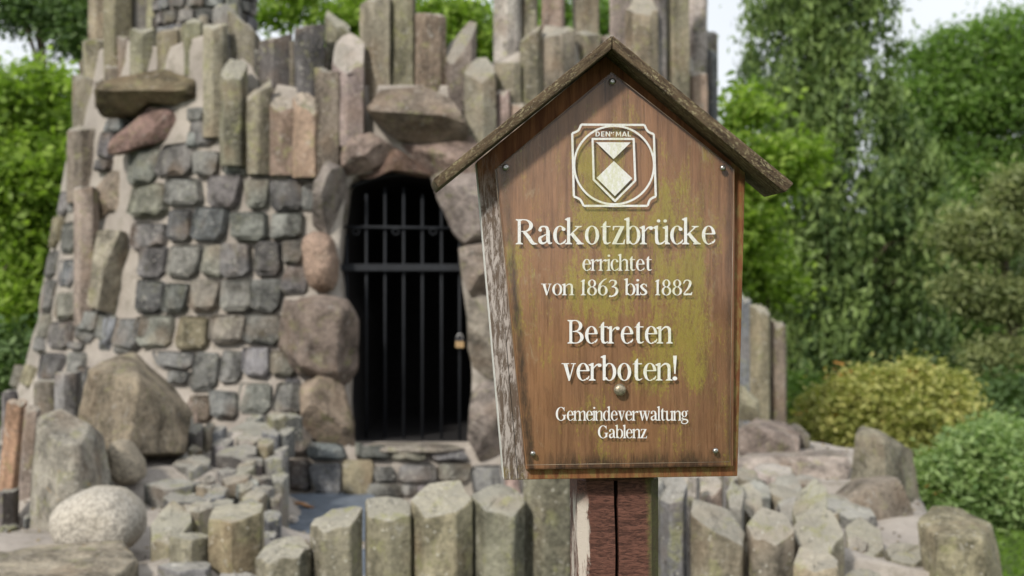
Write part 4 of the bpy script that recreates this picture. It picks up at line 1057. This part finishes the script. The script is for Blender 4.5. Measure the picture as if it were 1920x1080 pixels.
def g_a():
    return [ST([(.045, XH - .17), (.09, XH - .05), (.2, XH - .018), (.30, XH - .07), (.335, XH - .22)], [.09, .06, .05, .10, st]), DISC(.07, XH - .16, .062),
            PG((.275, .1), (.4, .1), (.4, XH - .18), (.275, XH - .18)), ST([(.34, .16), (.39, .045), (.48, .06)], [.12, .09, .02]),
            ST([(.33, XH - .30), (.17, XH - .40), (.065, .25), (.075, .10), (.15, .04), (.25, .07), (.32, .16)], [.02, .05, .10, .12, .09, .05, .03])], .47
def g_b(): return stem(0, .02, AS, False, True) + [RG(.235, XH / 2, .245, XH / 2 + .012, .118, .034, -140, 140, n=30), PG((0, .02), (.05, -.0), (st, .07), (st, .12), (0, .12))], .48
def g_d(): return [RG(.245, XH / 2, .245, XH / 2 + .012, .118, .034, 40, 320, n=30)] + stem(.36, 0, AS, False, True) + [PG((.36 + st, 0), (.36 + st + .07, 0), (.36 + st + .07, .03), (.36 + st, .08))], .36 + st + .03
def g_k():
    return stem(0, 0, AS) + [ST([(st * .9, .36), (.38, .68)], [.045, .045]), PG((.26, XH), (.26, XH - .03), (.33, XH - .06), (.42, XH - .06), (.50, XH - .03), (.50, XH)),
        ST([(.17, .42), (.30, .22), (.45, .02)], [.12, .13, .13]), PG((.31, 0), (.57, 0), (.57, .028), (.50, .07), (.38, .07), (.31, .028))], .56
def g_t(): return [PG((.075, .15), (.2, .15), (.2, .92), (.17, .92), (.075, .79)), PG((0, XH - .045), (0, XH - .03), (.08, XH), (.34, XH), (.34, XH - .045)), ST([(.137, .2), (.165, .065), (.25, .03), (.35, .09)], [st, .11, .06, .02])], .345
def g_z(): return [PG((.03, XH), (.42, XH), (.42, XH - .045), (.03, XH - .045)), PG((.03, XH), (.03, XH - .17), (.055, XH - .17), (.09, XH - .045)), PG((.28, XH - .04), (.42, XH - .04), (.15, .04), (.01, .04)),
                   PG((.01, 0), (.43, 0), (.43, .045), (.01, .045)), PG((.43, 0), (.45, .19), (.42, .19), (.37, .045))], .45
def g_v(off=0): return [PG((off + .03, XH - .03), (off + .165, XH - .03), (off + .27, .12), (off + .25, -.01), (off + .21, -.01)), PG((off + .25, -.01), (off + .225, .04), (off + .375, XH - .03), (off + .42, XH - .03)),
                  PG((off - .04, XH), (off - .04, XH - .035), (off + .23, XH - .035), (off + .23, XH)), PG((off + .29, XH), (off + .29, XH - .035), (off + .47, XH - .035), (off + .47, XH))], off + .45
def g_w():
    a, _ = g_v(); b, w = g_v(.30); return a + b, w
def g_s(): return [ST([(.33, XH - .16), (.25, XH - .03), (.14, XH - .045), (.075, XH - .17), (.16, XH - .32), (.29, .25), (.30, .12), (.2, .035), (.09, .05), (.03, .17)], [.02, .05, .07, .11, .13, .13, .11, .07, .05, .02]),
                   PG((.33, XH - .0), (.345, XH - .0), (.345, XH - .2), (.32, XH - .2)), PG((.015, 0), (.03, 0), (.05, .2), (.02, .2))], .37
def g_g(): return [RG(.215, .50, .195, .235, .11, .036), ST([(.32, .66), (.40, .72), (.47, .70)], [.03, .05, .07]), ST([(.15, .29), (.06, .20), (.10, .12), (.26, .09), (.41, .03), (.44, -.10), (.33, -.21), (.18, -.235), (.04, -.17), (.02, -.08), (.10, .0), (.17, .05)],
                   [.02, .05, .09, .10, .10, .085, .06, .05, .06, .07, .04, .02])], .47
def g_R(): return stem(.05, 0, 1, cap=True) + [RG(.26, .745, .31, .255, .13, .04, -100, 92, n=26), PG((.17, 1), (.28, 1), (.28, .96), (.17, .96)), PG((.17, .53), (.28, .53), (.28, .49), (.17, .49)),
                   ST([(.27, .50), (.42, .28), (.56, .05), (.68, .03)], [.11, .135, .12, .03]), PG((.52, 0), (.72, 0), (.72, .028), (.62, .05), (.52, .05))], .70
def g_B(): return stem(.05, 0, 1, cap=True) + [RG(.26, .755, .27, .245, .125, .038, -92, 92, n=24), RG(.27, .265, .31, .265, .13, .038, -92, 92, n=24),
                   PG((.17, 1), (.27, 1), (.27, .962), (.17, .962)), PG((.17, .53), (.27, .53), (.27, .49), (.17, .49)), PG((.17, .038), (.27, .038), (.27, 0), (.17, 0))], .59
def g_G(): return [RG(.36, .5, .36, .515, .145, .04, 48, 318, n=36), PG((.59, .72), (.60, 1.0), (.575, 1.0), (.53, .9)), ST([(.60, .70), (.55, .86), (.47, .955)], [.02, .05, .05])] + \
                  [PG((.53, .06), (.65, .10), (.65, .40), (.53, .40)), PG((.44, .40), (.44, .43), (.72, .43), (.72, .40), (.65, .36), (.53, .36))], .72
def g_1(): return stem(.08, 0, .98, True, False) + [PG((.0, .86), (.0, .885), (.15, 1.0), (.205, 1.0), (.205, .9), (.08, .86))], .27
def g_8(): return [RG(.235, .755, .195, .245, .10, .036), RG(.235, .265, .235, .28, .11, .036)], .47
def g_6(): return [RG(.235, .30, .235, .315, .115, .036), ST([(.42, 1.05), (.25, .93), (.11, .70), (.06, .42), (.06, .28)], [.03, .07, .10, .12, .12])], .47
def g_3(): return [ST([(.02, .80), (.10, .93), (.22, .955), (.33, .88), (.335, .74), (.27, .62), (.14, .53)], [.03, .06, .06, .11, .12, .07, .03]),
                   ST([(.14, .53), (.31, .50), (.40, .34), (.38, .14), (.24, -.03), (.02, -.10)], [.03, .08, .13, .13, .09, .035]), DISC(.06, -.055, .055)], .45
def g_2(): return [ST([(.03, .74), (.09, .91), (.21, .965), (.33, .88), (.345, .72), (.26, .46), (.13, .25), (.03, .08)], [.04, .07, .06, .11, .13, .10, .06, .05]),
                   PG((.01, 0), (.42, 0), (.45, .20), (.42, .20), (.37, .11), (.06, .11))], .45
def g_x(): return [PG((.04, 1.05), (.18, 1.05), (.13, .28), (.09, .28)), DISC(.11, .09, .085)], .2
GL = dict(n=g_n, r=g_r, u=g_u, i=g_i, l=g_l, h=g_h, m=g_m, o=g_o, e=g_e, c=g_c, a=g_a, b=g_b, d=g_d, k=g_k, t=g_t, z=g_z, v=g_v, w=g_w, s=g_s, g=g_g,
          R=g_R, B=g_B, G=g_G)
GL['ü'] = g_uml; GL['1'] = g_1; GL['8'] = g_8; GL['6'] = g_6; GL['3'] = g_3; GL['2'] = g_2; GL['!'] = g_x
M_LET = NT('white_print'); cc_ = M_LET.coord('Object'); X, Y = px_nodes(M_LET, cc_)
mk, _, _ = algae_mask(M_LET, cc_, X, Y)
lt_noise = M_LET.noise(cc_, 330, 5, .85)
M_LET = M_LET.fin(M_LET.mix(M_LET.math('MULTIPLY', mk, .45), M_LET.mix(M_LET.ramp(lt_noise, .5, .68), (0.66, 0.66, 0.65), (0.48, 0.46, 0.43)), (0.46, 0.47, 0.22)), .6, .3)
YL = YA0 - .0004
def emit(polys, fx, name, m=None):
    """polys in glyph units -> thin film mesh on the cover sheet; overlapping strokes sit a hair apart"""
    vs = []; fs = []; lay = 0
    for kind, pts in polys:
        y = YL - .00002 * (lay % 9); lay += 1
        if kind == 'S':
            b0 = len(vs)
            for a, b in pts: vs.append(fx(a, y)); vs.append(fx(b, y))
            for k in range(len(pts) - 1): q = b0 + 2 * k; fs.append((q, q + 1, q + 3, q + 2))
        else:
            b0 = len(vs)
            for a in pts: vs.append(fx(a, y))
            fs.append(tuple(range(b0, b0 + len(pts))))
    me = mesh_from(name, vs, fs); bm = bmesh.new(); bm.from_mesh(me)
    bmesh.ops.triangulate(bm, faces=[f for f in bm.faces if len(f.verts) > 4], ngon_method='EAR_CLIP')
    for f in bm.faces:
        f.normal_update()
        if f.normal.y > 0: f.normal_flip()
    bm.to_mesh(me); bm.free()
    return link(name, me, m or M_LET, sign)
def line(text, x0, x1, base, capy, gap=.045, space=.28):
    adv = 0; items = []
    for ch in text:
        if ch == ' ': adv += space; continue
        g, w = GL[ch](); items.append((ch, g, adv)); adv += w + gap
    tot = adv - gap; sx = (x1 - x0) / tot; sy = base - capy
    for ch, g, a in items:
        def fx(p, y, a=a):
            X_, Z_ = B(x0 + (a + p[0]) * sx, base - p[1] * sy, YA0); return (X_, y, Z_)
        emit(g, fx, 'letter')
line('Rackotzbrücke', 968, 1341, 458, 411)
line('errichtet', 1092, 1222, 507.5, 478)
line('von 1863 bis 1882', 1016, 1298, 553.5, 524, .05, .32)
line('Betreten', 1065, 1258, 644, 600)
line('verboten!', 1055, 1270, 713.5, 669)
line('Gemeindeverwaltung', 1042, 1290, 788.5, 763.5)
line('Gablenz', 1121, 1213, 821.5, 798)

# monument emblem: coordinates from the photo
def fxp(p, y):
    X_, Z_ = B(p[0], p[1], YA0); return (X_, y, Z_)
def e6(x, y): return (1060 + x / 6, 220 + y / 6)
emb = []
def seg(a, b, w): emb.append(ST([a, b], [w, w]))
wl_ = 4.1
fr_ = [e6(x, y) for x, y in [(178, 82), (890, 86), (995, 190), (1017, 890), (925, 996), (205, 996), (95, 890), (77, 180)]]
for i, j in ((0, 1), (2, 3), (4, 5), (6, 7)): seg(fr_[i], fr_[j], wl_)
for i, j, cc2 in ((1, 2, e6(985, 95)), (3, 4, e6(1015, 990)), (5, 6, e6(105, 985)), (7, 0, e6(82, 90))):
    a, b = fr_[i], fr_[j]; mid = ((a[0] + b[0]) / 2, (a[1] + b[1]) / 2); k = .38
    cen = e6(545, 540); inx = mid[0] + (cen[0] - mid[0]) * .05, mid[1] + (cen[1] - mid[1]) * .05
    emb.append(ST([a, (mid[0] * .9 + inx[0] * .1 + (cen[0] - mid[0]) * .035, mid[1] + (cen[1] - mid[1]) * .045), b], [wl_] * 3))
cx_, cy_ = e6(548, 538); ra, rb = 460 / 6, 452 / 6
emb.append(('S', [((cx_ + ra * math.cos(R(a)), cy_ + rb * math.sin(R(a))), (cx_ + (ra - 3.8) * math.cos(R(a)), cy_ + (rb - 3.8) * math.sin(R(a)))) for a in range(0, 361, 6)]))
sh = [e6(x, y) for x, y in [(306, 243), (768, 243), (786, 712), (558, 942), (318, 700)]]
for i in range(5): seg(sh[i], sh[(i + 1) % 5], 4.0)
for p in sh: emb.append(DISC(p[0], p[1], 2.0))
emb.append(PG(e6(345, 280), e6(735, 282), e6(542, 470))); emb.append(PG(e6(545, 492), e6(752, 686), e6(556, 886), e6(350, 682)))
emit(emb, fxp, 'emblem')
# the word over the shield, sans serif, its K half rubbed off
def sans(ch):
    w = .17
    d = {'D': [PG((0, 0), (w, 0), (w, 1), (0, 1)), RG(.2, .5, .42, .5, w, .15, -90, 90, n=14)], 'E': [PG((0, 0), (w, 0), (w, 1), (0, 1)), PG((w, 0), (.5, 0), (.5, .16), (w, .16)), PG((w, .42), (.46, .42), (.46, .58), (w, .58)), PG((w, .84), (.5, .84), (.5, 1), (w, 1))],
         'N': [PG((0, 0), (w, 0), (w, 1), (0, 1)), PG((.5, 0), (.5 + w, 0), (.5 + w, 1), (.5, 1)), PG((0, 1), (w, 1), (.5 + w, 0), (.5, 0))],
         'K': [PG((.05, .55), (w, .5), (w + .03, .9), (.08, 1)), PG((.28, .68), (.5, 1), (.62, .95), (.4, .6)), PG((.35, .35), (.5, .42), (.55, .28))],
         'M': [PG((0, 0), (w, 0), (w + .04, 1), (.05, 1)), PG((.68, 0), (.85, 0), (.80, 1), (.64, 1)), PG((.05, 1), (w + .04, 1), (.48, .2), (.38, .2)), PG((.64, 1), (.80, 1), (.48, .2), (.38, .2))],
         'A': [PG((0, 0), (w, 0), (.44, 1), (.3, 1)), PG((.58, 0), (.76, 0), (.46, 1), (.3, 1)), PG((.2, .2), (.56, .2), (.52, .34), (.24, .34))],
         'L': [PG((0, 0), (w, 0), (w, 1), (0, 1)), PG((w, 0), (.48, 0), (.48, .16), (w, .16))]}
    return d[ch]
for ch, x0, x1 in (('D', 340, 388), ('E', 402, 440), ('N', 452, 505), ('K', 512, 552), ('M', 566, 628), ('A', 634, 694), ('L', 700, 738)):
    wd = {'D': .62, 'E': .5, 'N': .67, 'K': .62, 'M': .85, 'A': .76, 'L': .48}[ch]
    emit(sans(ch), lambda p, y, x0=x0, x1=x1, wd=wd: fxp(e6(x0 + p[0] / wd * (x1 - x0), 216 - p[1] * 56), y), 'letter')

# post, split down the middle
n = NT('red_brown_post'); c = n.coord('Object'); o3 = n.xyz(c); x0p, _ = B(1160, 900)
X = n.math('MULTIPLY_ADD', o3[0], PXM, 1160 - x0p * PXM); Yz = n.math('MULTIPLY_ADD', o3[2], -PXM, 540 + B(1160, 540)[1] * PXM)
gr = n.noise(n.scaled(c, (.35, 1, 1.6)), 190, 5, .7, .9); g2 = n.noise(n.scaled(c, (1, 1, .1)), 60, 5, .7)
col = n.mix(n.ramp(gr, .38, .62), (0.040, 0.016, 0.011), (0.14, 0.060, 0.042)); col = n.mix(n.ramp(g2, .4, .7, 0, .5), col, (0.10, .04, .028))
pl_ = n.math('ADD', n.math('MULTIPLY', n.math('SUBTRACT', n.noise(n.scaled(c, (1, 1, .3)), 50, 5, .75, .5), .5), 42), X)
peel = n.math('MULTIPLY', band(n, pl_, 1091, 1106, 3), n.ramp(Yz, 925, 965)); col = n.mix(n.math('MULTIPLY', peel, .9), col, (0.52, .46, .40))
gm = n.math('MULTIPLY', n.ramp(n.math('ADD', pl_, n.math('MULTIPLY', Yz, -.06)), 1158, 1172), n.ramp(n.noise(c, 120, 5, .8), .38, .6)); col = n.mix(n.math('MULTIPLY', gm, .8), col, (0.15, .15, .035))
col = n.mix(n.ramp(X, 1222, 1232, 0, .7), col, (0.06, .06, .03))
n.bump(gr, .8, .0015); M_POST = n.fin(col, .75, .3)
def post_half(side):
    # plan outline of the half, crack between; YP = front face
    YPf, YPb = .034, .125
    cxk = B(1157, 980, YPf)[0]
    xl, xr = B(1085, 980, YPf)[0], B(1238, 980, YPf)[0]
    if side < 0: pl = [(xl, YPf + .016), (xl + .011, YPf), (cxk - .003, YPf), (cxk - .0015, YPf + .05), (cxk - .001, YPb), (xl, YPb)]
    else: pl = [(cxk + .0022, YPf), (xr - .012, YPf), (xr, YPf + .014), (xr, YPb), (cxk + .001, YPb), (cxk + .001, YPf + .05)]
    ztop = B(1160, 901, YPf)[1] + (.0 if side < 0 else .001); vs = []; fs = []; N = len(pl); L = 40
    r_ = random.Random(3)
    for k in range(L + 1):
        z = ztop * (k / L); wv = mnoise.noise(Vector((0, 0, z * 14))) * .0035
        for i, (x, y) in enumerate(pl):
            near = abs(x - cxk) < .004
            vs.append((x + (wv if near else wv * .1) + mnoise.noise(Vector((i * 3.1, side, z * 20))) * .0008, y, z))
    for k in range(L):
        for i in range(N): a, b = k * N + i, k * N + (i + 1) % N; fs.append((a, b, b + N, a + N))
    fs.append(tuple(L * N + i for i in range(N))); fs.append(tuple(range(N - 1, -1, -1)))
    me = mesh_from('post_half', vs, fs); autosmooth(me, 30); return link('post_half', me, M_POST, sign)
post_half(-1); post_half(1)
# bracket behind the board that carries it on the post
xl, xr = B(1092, 980, .034)[0], B(1232, 980, .034)[0]; zt = B(1160, 901, .034)[1]
link('post_head', box_mesh(xl + .004, xr - .004, .032, .12, zt - .0, zt + .22, .003), M_POST, sign)

# ------------------------------------------------------------------ vegetation
def leaf_mesh(name, pts, size, tint, seed, aspect=1.7, up=.3, hang=0.0, odd=None):
    g = np.random.default_rng(seed); N = len(pts)
    nr = g.normal(size=(N, 3)); nr[:, 2] = np.abs(nr[:, 2]) + up; nr /= np.linalg.norm(nr, axis=1)[:, None]
    t = g.normal(size=(N, 3)); t[:, 2] -= hang
    t -= nr * (t * nr).sum(1)[:, None]; t /= np.linalg.norm(t, axis=1)[:, None] + 1e-9
    b = np.cross(nr, t); s = (size * g.uniform(.6, 1.35, N))[:, None]
    L = t * s * aspect * .5; Wd = b * s * .5
    V = np.stack([pts - L, pts + Wd - L * .1, pts + L, pts - Wd - L * .1], 1).reshape(-1, 3).astype(np.float32)
    me = bpy.data.meshes.new(name); me.vertices.add(4 * N); me.vertices.foreach_set('co', V.ravel())
    me.loops.add(4 * N); me.loops.foreach_set('vertex_index', np.arange(4 * N, dtype=np.int32))
    me.polygons.add(N); me.polygons.foreach_set('loop_start', np.arange(0, 4 * N, 4, dtype=np.int32)); me.polygons.foreach_set('loop_total', np.full(N, 4, np.int32))
    a = me.attributes.new('tint', 'FLOAT', 'FACE'); a.data.foreach_set('value', np.clip(tint + g.normal(size=N) * .12, 0, 1).astype(np.float32))
    a = me.attributes.new('odd', 'FLOAT', 'FACE'); a.data.foreach_set('value', (odd if odd is not None else np.zeros(N)).astype(np.float32))
    me.update(); return me

def clumps(blobs, n, per, cr, seed, flat=.55, shell=.45, drop=0.0):
    """leaf positions: clumps spread through ellipsoids (cx,cy,cz,rx,ry,rz,weight)"""
    g = np.random.default_rng(seed); W = np.array([b[6] for b in blobs]); W = W / W.sum()
    pick = g.choice(len(blobs), n, p=W); Bq = np.array([b[:6] for b in blobs])[pick]
    d = g.normal(size=(n, 3)); d /= np.linalg.norm(d, axis=1)[:, None]; rad = g.uniform(0, 1, n) ** shell
    C = Bq[:, :3] + d * rad[:, None] * Bq[:, 3:6]
    cs = cr * g.uniform(.5, 1.5, n)
    off = g.normal(size=(n, per, 3)) * cs[:, None, None]; off[:, :, 2] *= flat; off[:, :, 2] -= drop * np.linalg.norm(off[:, :, :2], axis=2)
    pts = (C[:, None, :] + off).reshape(-1, 3); tint = np.repeat(g.uniform(0, 1, n), per)
    return pts, tint, C

def limb_mesh(segs, n=7):
    V = []; Fc = []
    for pts, rad in segs:
        v, f = tube_mesh(pts, rad, n); b = len(V); V += v; Fc += [tuple(i + b for i in q) for q in f]
    return V, Fc

def blob(px, py, D, rpx, rpy, w=1, ry=None):
    p = P(px, py, D); k = D / FPX
    return (p.x, p.y, p.z, rpx * k, ry if ry else max(rpx, rpy) * k * .8, rpy * k, w)

def tree(label, base, blobs, mat, n, per, cr, size, seed, trunk_r=.16, cat='tree', group=None, flat=.5, up=.3, hang=0, aspect=1.7, shell=.45, limbs=10, name='tree', crown_mat=None, drop=0):
    r = random.Random(seed); base = Vector(base); t = thing(name, label, cat, base, group)
    pts, tint, C = clumps(blobs, n, per, cr, seed, flat, shell, drop)
    pts = pts - np.array(base)[None, :]; C = C - np.array(base)[None, :]
    link('crown', leaf_mesh('crown', pts, size, tint, seed, aspect, up, hang), mat, t)
    top = C[np.argmax(C[:, 2])]; H = float(top[2]); cx, cy = float(C[:, 0].mean()), float(C[:, 1].mean())
    K = 10; tp = []
    for k in range(K + 1):
        q = k / K; tp.append(Vector((cx * q ** 1.5 + mnoise.noise(Vector((q * 3, seed, 0))) * .25 * q, cy * q ** 1.5 + mnoise.noise(Vector((q * 3, seed, 9))) * .25 * q, H * .92 * q - .1 * (1 - q))))
    segs = [(tp, [trunk_r * (1 - .85 * k / K) + (.05 if k == 0 else 0) for k in range(K + 1)])]
    for _ in range(limbs):
        c = Vector(C[r.randrange(len(C))]); k = max(1, min(K - 1, int(K * (c.z * .75) / max(.1, H * .92)))); a = tp[k]
        mid = (a + c) / 2 + Vector((0, 0, r.uniform(-.05, .2) * (c - a).length))
        segs.append(([a, (a * .5 + mid * .5), mid, c], [trunk_r * .34 * (1 - k / K * .6), trunk_r * .26 * (1 - k / K * .5), trunk_r * .16, trunk_r * .05]))
    V, Fc = limb_mesh(segs); link('trunk', mesh_from('trunk', V, Fc, True), M_BARK, t)
    return t

L_LIME = mat_leaf('leaf_lime', (0.12, 0.20, 0.025), (0.29, 0.40, 0.07), trans=.45)
L_MID = mat_leaf('leaf_mid', (0.09, 0.16, 0.04), (0.21, 0.32, 0.08), trans=.45)
L_DARK = mat_leaf('leaf_dark', (0.055, 0.10, 0.035), (0.13, 0.20, 0.065), trans=.3)
L_CON = mat_leaf('needle_green', (0.06, 0.105, 0.035), (0.21, 0.29, 0.09), trans=.25)
L_PINE = mat_leaf('needle_pale', (0.12, 0.15, 0.06), (0.28, 0.31, 0.13), trans=.3)
L_YEL = mat_leaf('leaf_yellow', (0.24, 0.27, 0.075), (0.50, 0.47, 0.17), (0.55, 0.28, 0.08), trans=.35)
L_SHR = mat_leaf('leaf_shrub', (0.13, 0.21, 0.07), (0.31, 0.41, 0.16), (0.55, 0.22, 0.06), trans=.35)

def gz(x, y): return max(0, (y - 22)) * .012
def G(px, D): return ((px - 960) / FPX * D, D, gz(0, D))
# left side
tree('bright green broadleaf tree left of the tower', G(-60, 13), [blob(20, 330, 13, 110, 90, 1.2), blob(95, 270, 13.5, 45, 70, .5), blob(30, 560, 13, 60, 120, .8), blob(-40, 200, 13, 90, 60, .7), blob(100, 420, 13.4, 40, 90, .5), blob(70, 170, 13.4, 70, 45, .4)],
     L_LIME, 230, 90, .17, .052, 11, .14)
tree('dark loose tree behind the bright green one at upper left', G(110, 19), [blob(140, 30, 19, 45, 80, .25), blob(40, 10, 19, 70, 60, .2), blob(110, 320, 19, 90, 150, 1.0), blob(30, 650, 19, 110, 150, 1)], L_DARK, 460, 75, .20, .058, 12, .2)
tree('dark green shrubby tree low at the left edge', G(20, 16), [blob(20, 600, 16, 130, 160, 1), blob(60, 450, 16, 90, 90, .7)], L_MID, 420, 80, .2, .048, 13, .12)
# behind the tower
tree('light green broadleaf tree seen between the tower columns', G(760, 18), [blob(680, 40, 18, 70, 60, 1.0), blob(620, 130, 18, 60, 50, .35), blob(850, 60, 18, 90, 60, 1.2), blob(760, 150, 18, 120, 60, .7), blob(560, 0, 18, 50, 50, .25), blob(940, 110, 18, 60, 70, .8), blob(500, 30, 18, 30, 30, .12), blob(760, 380, 18, 160, 150, .5)],
     L_LIME, 360, 70, .17, .058, 14, .22)
tree('dark green tree far behind the tower', G(960, 26), [blob(960, 90, 26, 110, 60, .3), blob(1080, 60, 26, 90, 90, .5), blob(1000, 300, 26, 200, 120, 1)], L_MID, 320, 50, .3, .10, 15, .25)
# right side
hem = []
for k in range(26):
    q = k / 25; y = -160 + 900 * q; half = 60 + 130 * min(1, q * 1.5)
    for sgn in (-1, 1):
        hem.append(blob(1555 + sgn * half * rng.uniform(.25, 1.05), y + rng.uniform(-25, 25), 18 + rng.uniform(-.6, .6), 48, 26, .45 if y < 300 else 1, .45))
    hem.append(blob(1555 + rng.uniform(-30, 30), y, 17.6, 45, 24, .55, .4))
tree('tall drooping conifer right of the sign', G(1550, 18), hem, L_CON, 560, 140, .13, .042, 16, .17, flat=1.5, hang=2.0, aspect=3.0, limbs=46, up=-.1, name='conifer', drop=.8)
tree('lime green young broadleaf tree just right of the sign roof', G(1420, 13.5), [blob(1400, 210, 13.5, 40, 50, .35), blob(1430, 330, 13.5, 60, 60, .8), blob(1400, 420, 13.5, 60, 80, .7), blob(1470, 300, 13.5, 60, 45, .5), blob(1440, 520, 13.5, 60, 60, .7), blob(1390, 300, 13.5, 40, 80, .5)],
     L_LIME, 150, 60, .15, .05, 17, .07)
tree('broadleaf tree with open top at upper right', G(1850, 23), [blob(1820, 200, 23, 90, 60, .9), blob(1900, 130, 23, 80, 70, .6), blob(1780, 90, 23, 45, 40, .16), blob(1880, 50, 23, 60, 40, .18), blob(1830, 330, 23, 140, 80, 1.2), blob(1990, 200, 23, 80, 120, .8), blob(1720, 230, 23, 70, 90, .7), blob(1740, 120, 23, 40, 50, .12)],
     L_MID, 560, 90, .24, .055, 18, .2, limbs=24)
tree('pale muted green pine at the right edge', G(1900, 15.5), [blob(1850, 440, 15.5, 70, 40, .7), blob(1900, 560, 15.5, 90, 40, .7), blob(1880, 670, 15.5, 60, 28, .5), blob(1930, 360, 15.5, 60, 40, .5), blob(1830, 540, 15.5, 50, 25, .3)],
     L_PINE, 260, 130, .14, .030, 19, .1, flat=.5, aspect=3.0, name='pine_tree')
tree('mid green bushy tree between conifer and right pine', G(1740, 20), [blob(1750, 480, 20, 90, 130, 1), blob(1790, 640, 20, 90, 100, .6), blob(1700, 620, 20, 70, 120, .5)], L_MID, 480, 110, .2, .045, 20, .15)
tree('dark green low tree under the conifer', G(1520, 21), [blob(1450, 600, 21, 90, 130, 1), blob(1580, 640, 21, 110, 110, 1), blob(1660, 560, 21, 80, 130, .8)], L_DARK, 520, 110, .22, .048, 22, .15)
# distant wood
wood_labels = ['distant dark tree at the far left of the wood', 'distant dark tree second from the left edge', 'distant tree behind the left flank of the tower', 'distant tree hidden mostly by the tower crown',
               'distant tree behind the doorway side of the tower', 'distant tree behind the sign roof', 'distant dark tree behind the conifer', 'distant dark tree right of the conifer trunk', 'distant dark tree behind the right pine', 'distant dark tree at the far right of the wood', 'distant tall dark tree beyond the yellow shrub', 'distant dark tree above the green shrub']
for k, (px, D, top) in enumerate([(-120, 30, 330), (40, 32, 380), (180, 33, 420), (-260, 28, 200), (1290, 34, 430), (1400, 33, 430), (1500, 31, 420), (1620, 33, 380), (1740, 30, 420), (1850, 32, 400), (1960, 29, 380), (2080, 30, 330)]):
    bl = [blob(px, (top + 740) / 2, D, 85, (740 - top) / 2, 1.4), blob(px + 30, top + 80, D, 50, 60, .4), blob(px - 40, 660, D, 80, 70, .8)]
    tree(wood_labels[k], G(px, D), bl, L_DARK if k % 3 else L_MID, 420, 75, .34, .085, 40 + k, .2, group='trees of the distant wood', limbs=6)
# shrubs
def shrub(label, px, D, wpx, top, mat, n, per, cr, size, seed, odd=.0, extra=(), base_py=None, up=.6):
    base = Vector(G(px, D)); k = D / FPX; rx = wpx / 2 * k; H = P(0, top, D).z - base.z
    bl = [(base.x, D, base.z + H * .42, rx, rx * .8, H * .58, 1)] + [(base.x + ex * rx, D + ey * rx, base.z + ez * H, rx * er, rx * er, H * er * 1.0, w) for ex, ey, ez, er, w in extra]
    t = thing('shrub', label, 'shrub', base); g = np.random.default_rng(seed)
    pts, tint, C = clumps(bl, n, per, cr * 1.25, seed, .8, .36); pts[:, 2] = np.maximum(pts[:, 2], base.z + .02)
    pts = pts - np.array(base)[None]; C = C - np.array(base)[None]
    od = np.repeat((g.uniform(0, 1, n) < odd).astype(float), per) * (g.uniform(0, 1, n * per) < .6)
    link('foliage', leaf_mesh('foliage', pts, size, tint, seed, 2.2, up, 0, od), mat, t)
    segs = []
    for q in range(12):
        c = Vector(C[q]); segs.append(([Vector((c.x * .1, c.y * .1, -.05)), Vector((c.x * .5, c.y * .5, c.z * .5)), c * .93], [.03, .02, .006]))
    V, Fc = limb_mesh(segs, 5); link('stems', mesh_from('stems', V, Fc, True), M_BARK, t)
shrub('dome shaped yellow shrub with orange tinted leaves', 1665, 12.8, 325, 690, L_YEL, 1900, 34, .05, .028, 61, .04, ((-.6, .0, .28, .5, .5), (.5, -.1, .5, .5, .5), (-.2, -.4, .62, .4, .3), (.1, -.5, .3, .5, .3), (.25, -.2, .82, .25, .15)))
shrub('fresh green rhododendron shrub with a few orange flowers at lower right', 1850, 9.6, 290, 830, L_SHR, 1500, 36, .042, .026, 62, .008, ((.6, .1, .6, .5, .5), (-.45, -.3, .25, .55, .5), (-.1, -.2, .8, .35, .25), (-.75, 0, .1, .3, .2), (.2, -.5, .4, .4, .3)))
shrub('small green shrub between the yellow one and the right edge', 1880, 11.5, 240, 800, L_SHR, 800, 32, .05, .03, 63, .0)
shrub('low dark green shrub left of the yellow one', 1475, 16.5, 170, 715, L_MID, 420, 50, .07, .04, 64)
shrub('low dark shrub in shade behind the green rhododendron', 1800, 15, 330, 740, L_DARK, 500, 55, .09, .045, 65)
shrub('dark shrub at the far right edge below the pine', 1960, 14, 260, 720, L_DARK, 450, 55, .09, .045, 66)
shrub('low dark green shrub at the left edge beside the mound', 10, 12, 240, 640, L_DARK, 500, 50, .1, .045, 67)
o = link('leaf_litter', leaf_mesh('leaf_litter', GRIT, .014, np.random.default_rng(2).uniform(0, 1, len(GRIT)), 8, 1.6, 1.5, 0), mat_leaf('litter_brown', (0.10, 0.07, 0.03), (0.26, 0.20, 0.10), None, .1)); o['kind'] = 'stuff'
# grass blades at the lower right
g = np.random.default_rng(5); N = 26000
pts = np.stack([g.uniform(1.7, 5.2, N), g.uniform(5.2, 14, N), np.full(N, .03)], 1)
o = link('grass', leaf_mesh('grass', pts, .012, g.uniform(0, 1, N), 5, 7.0, -.7, 0), mat_leaf('grass_blade', (0.08, 0.15, 0.02), (0.16, 0.26, 0.04)), None); o['kind'] = 'stuff'
bpy.context.view_layer.update()
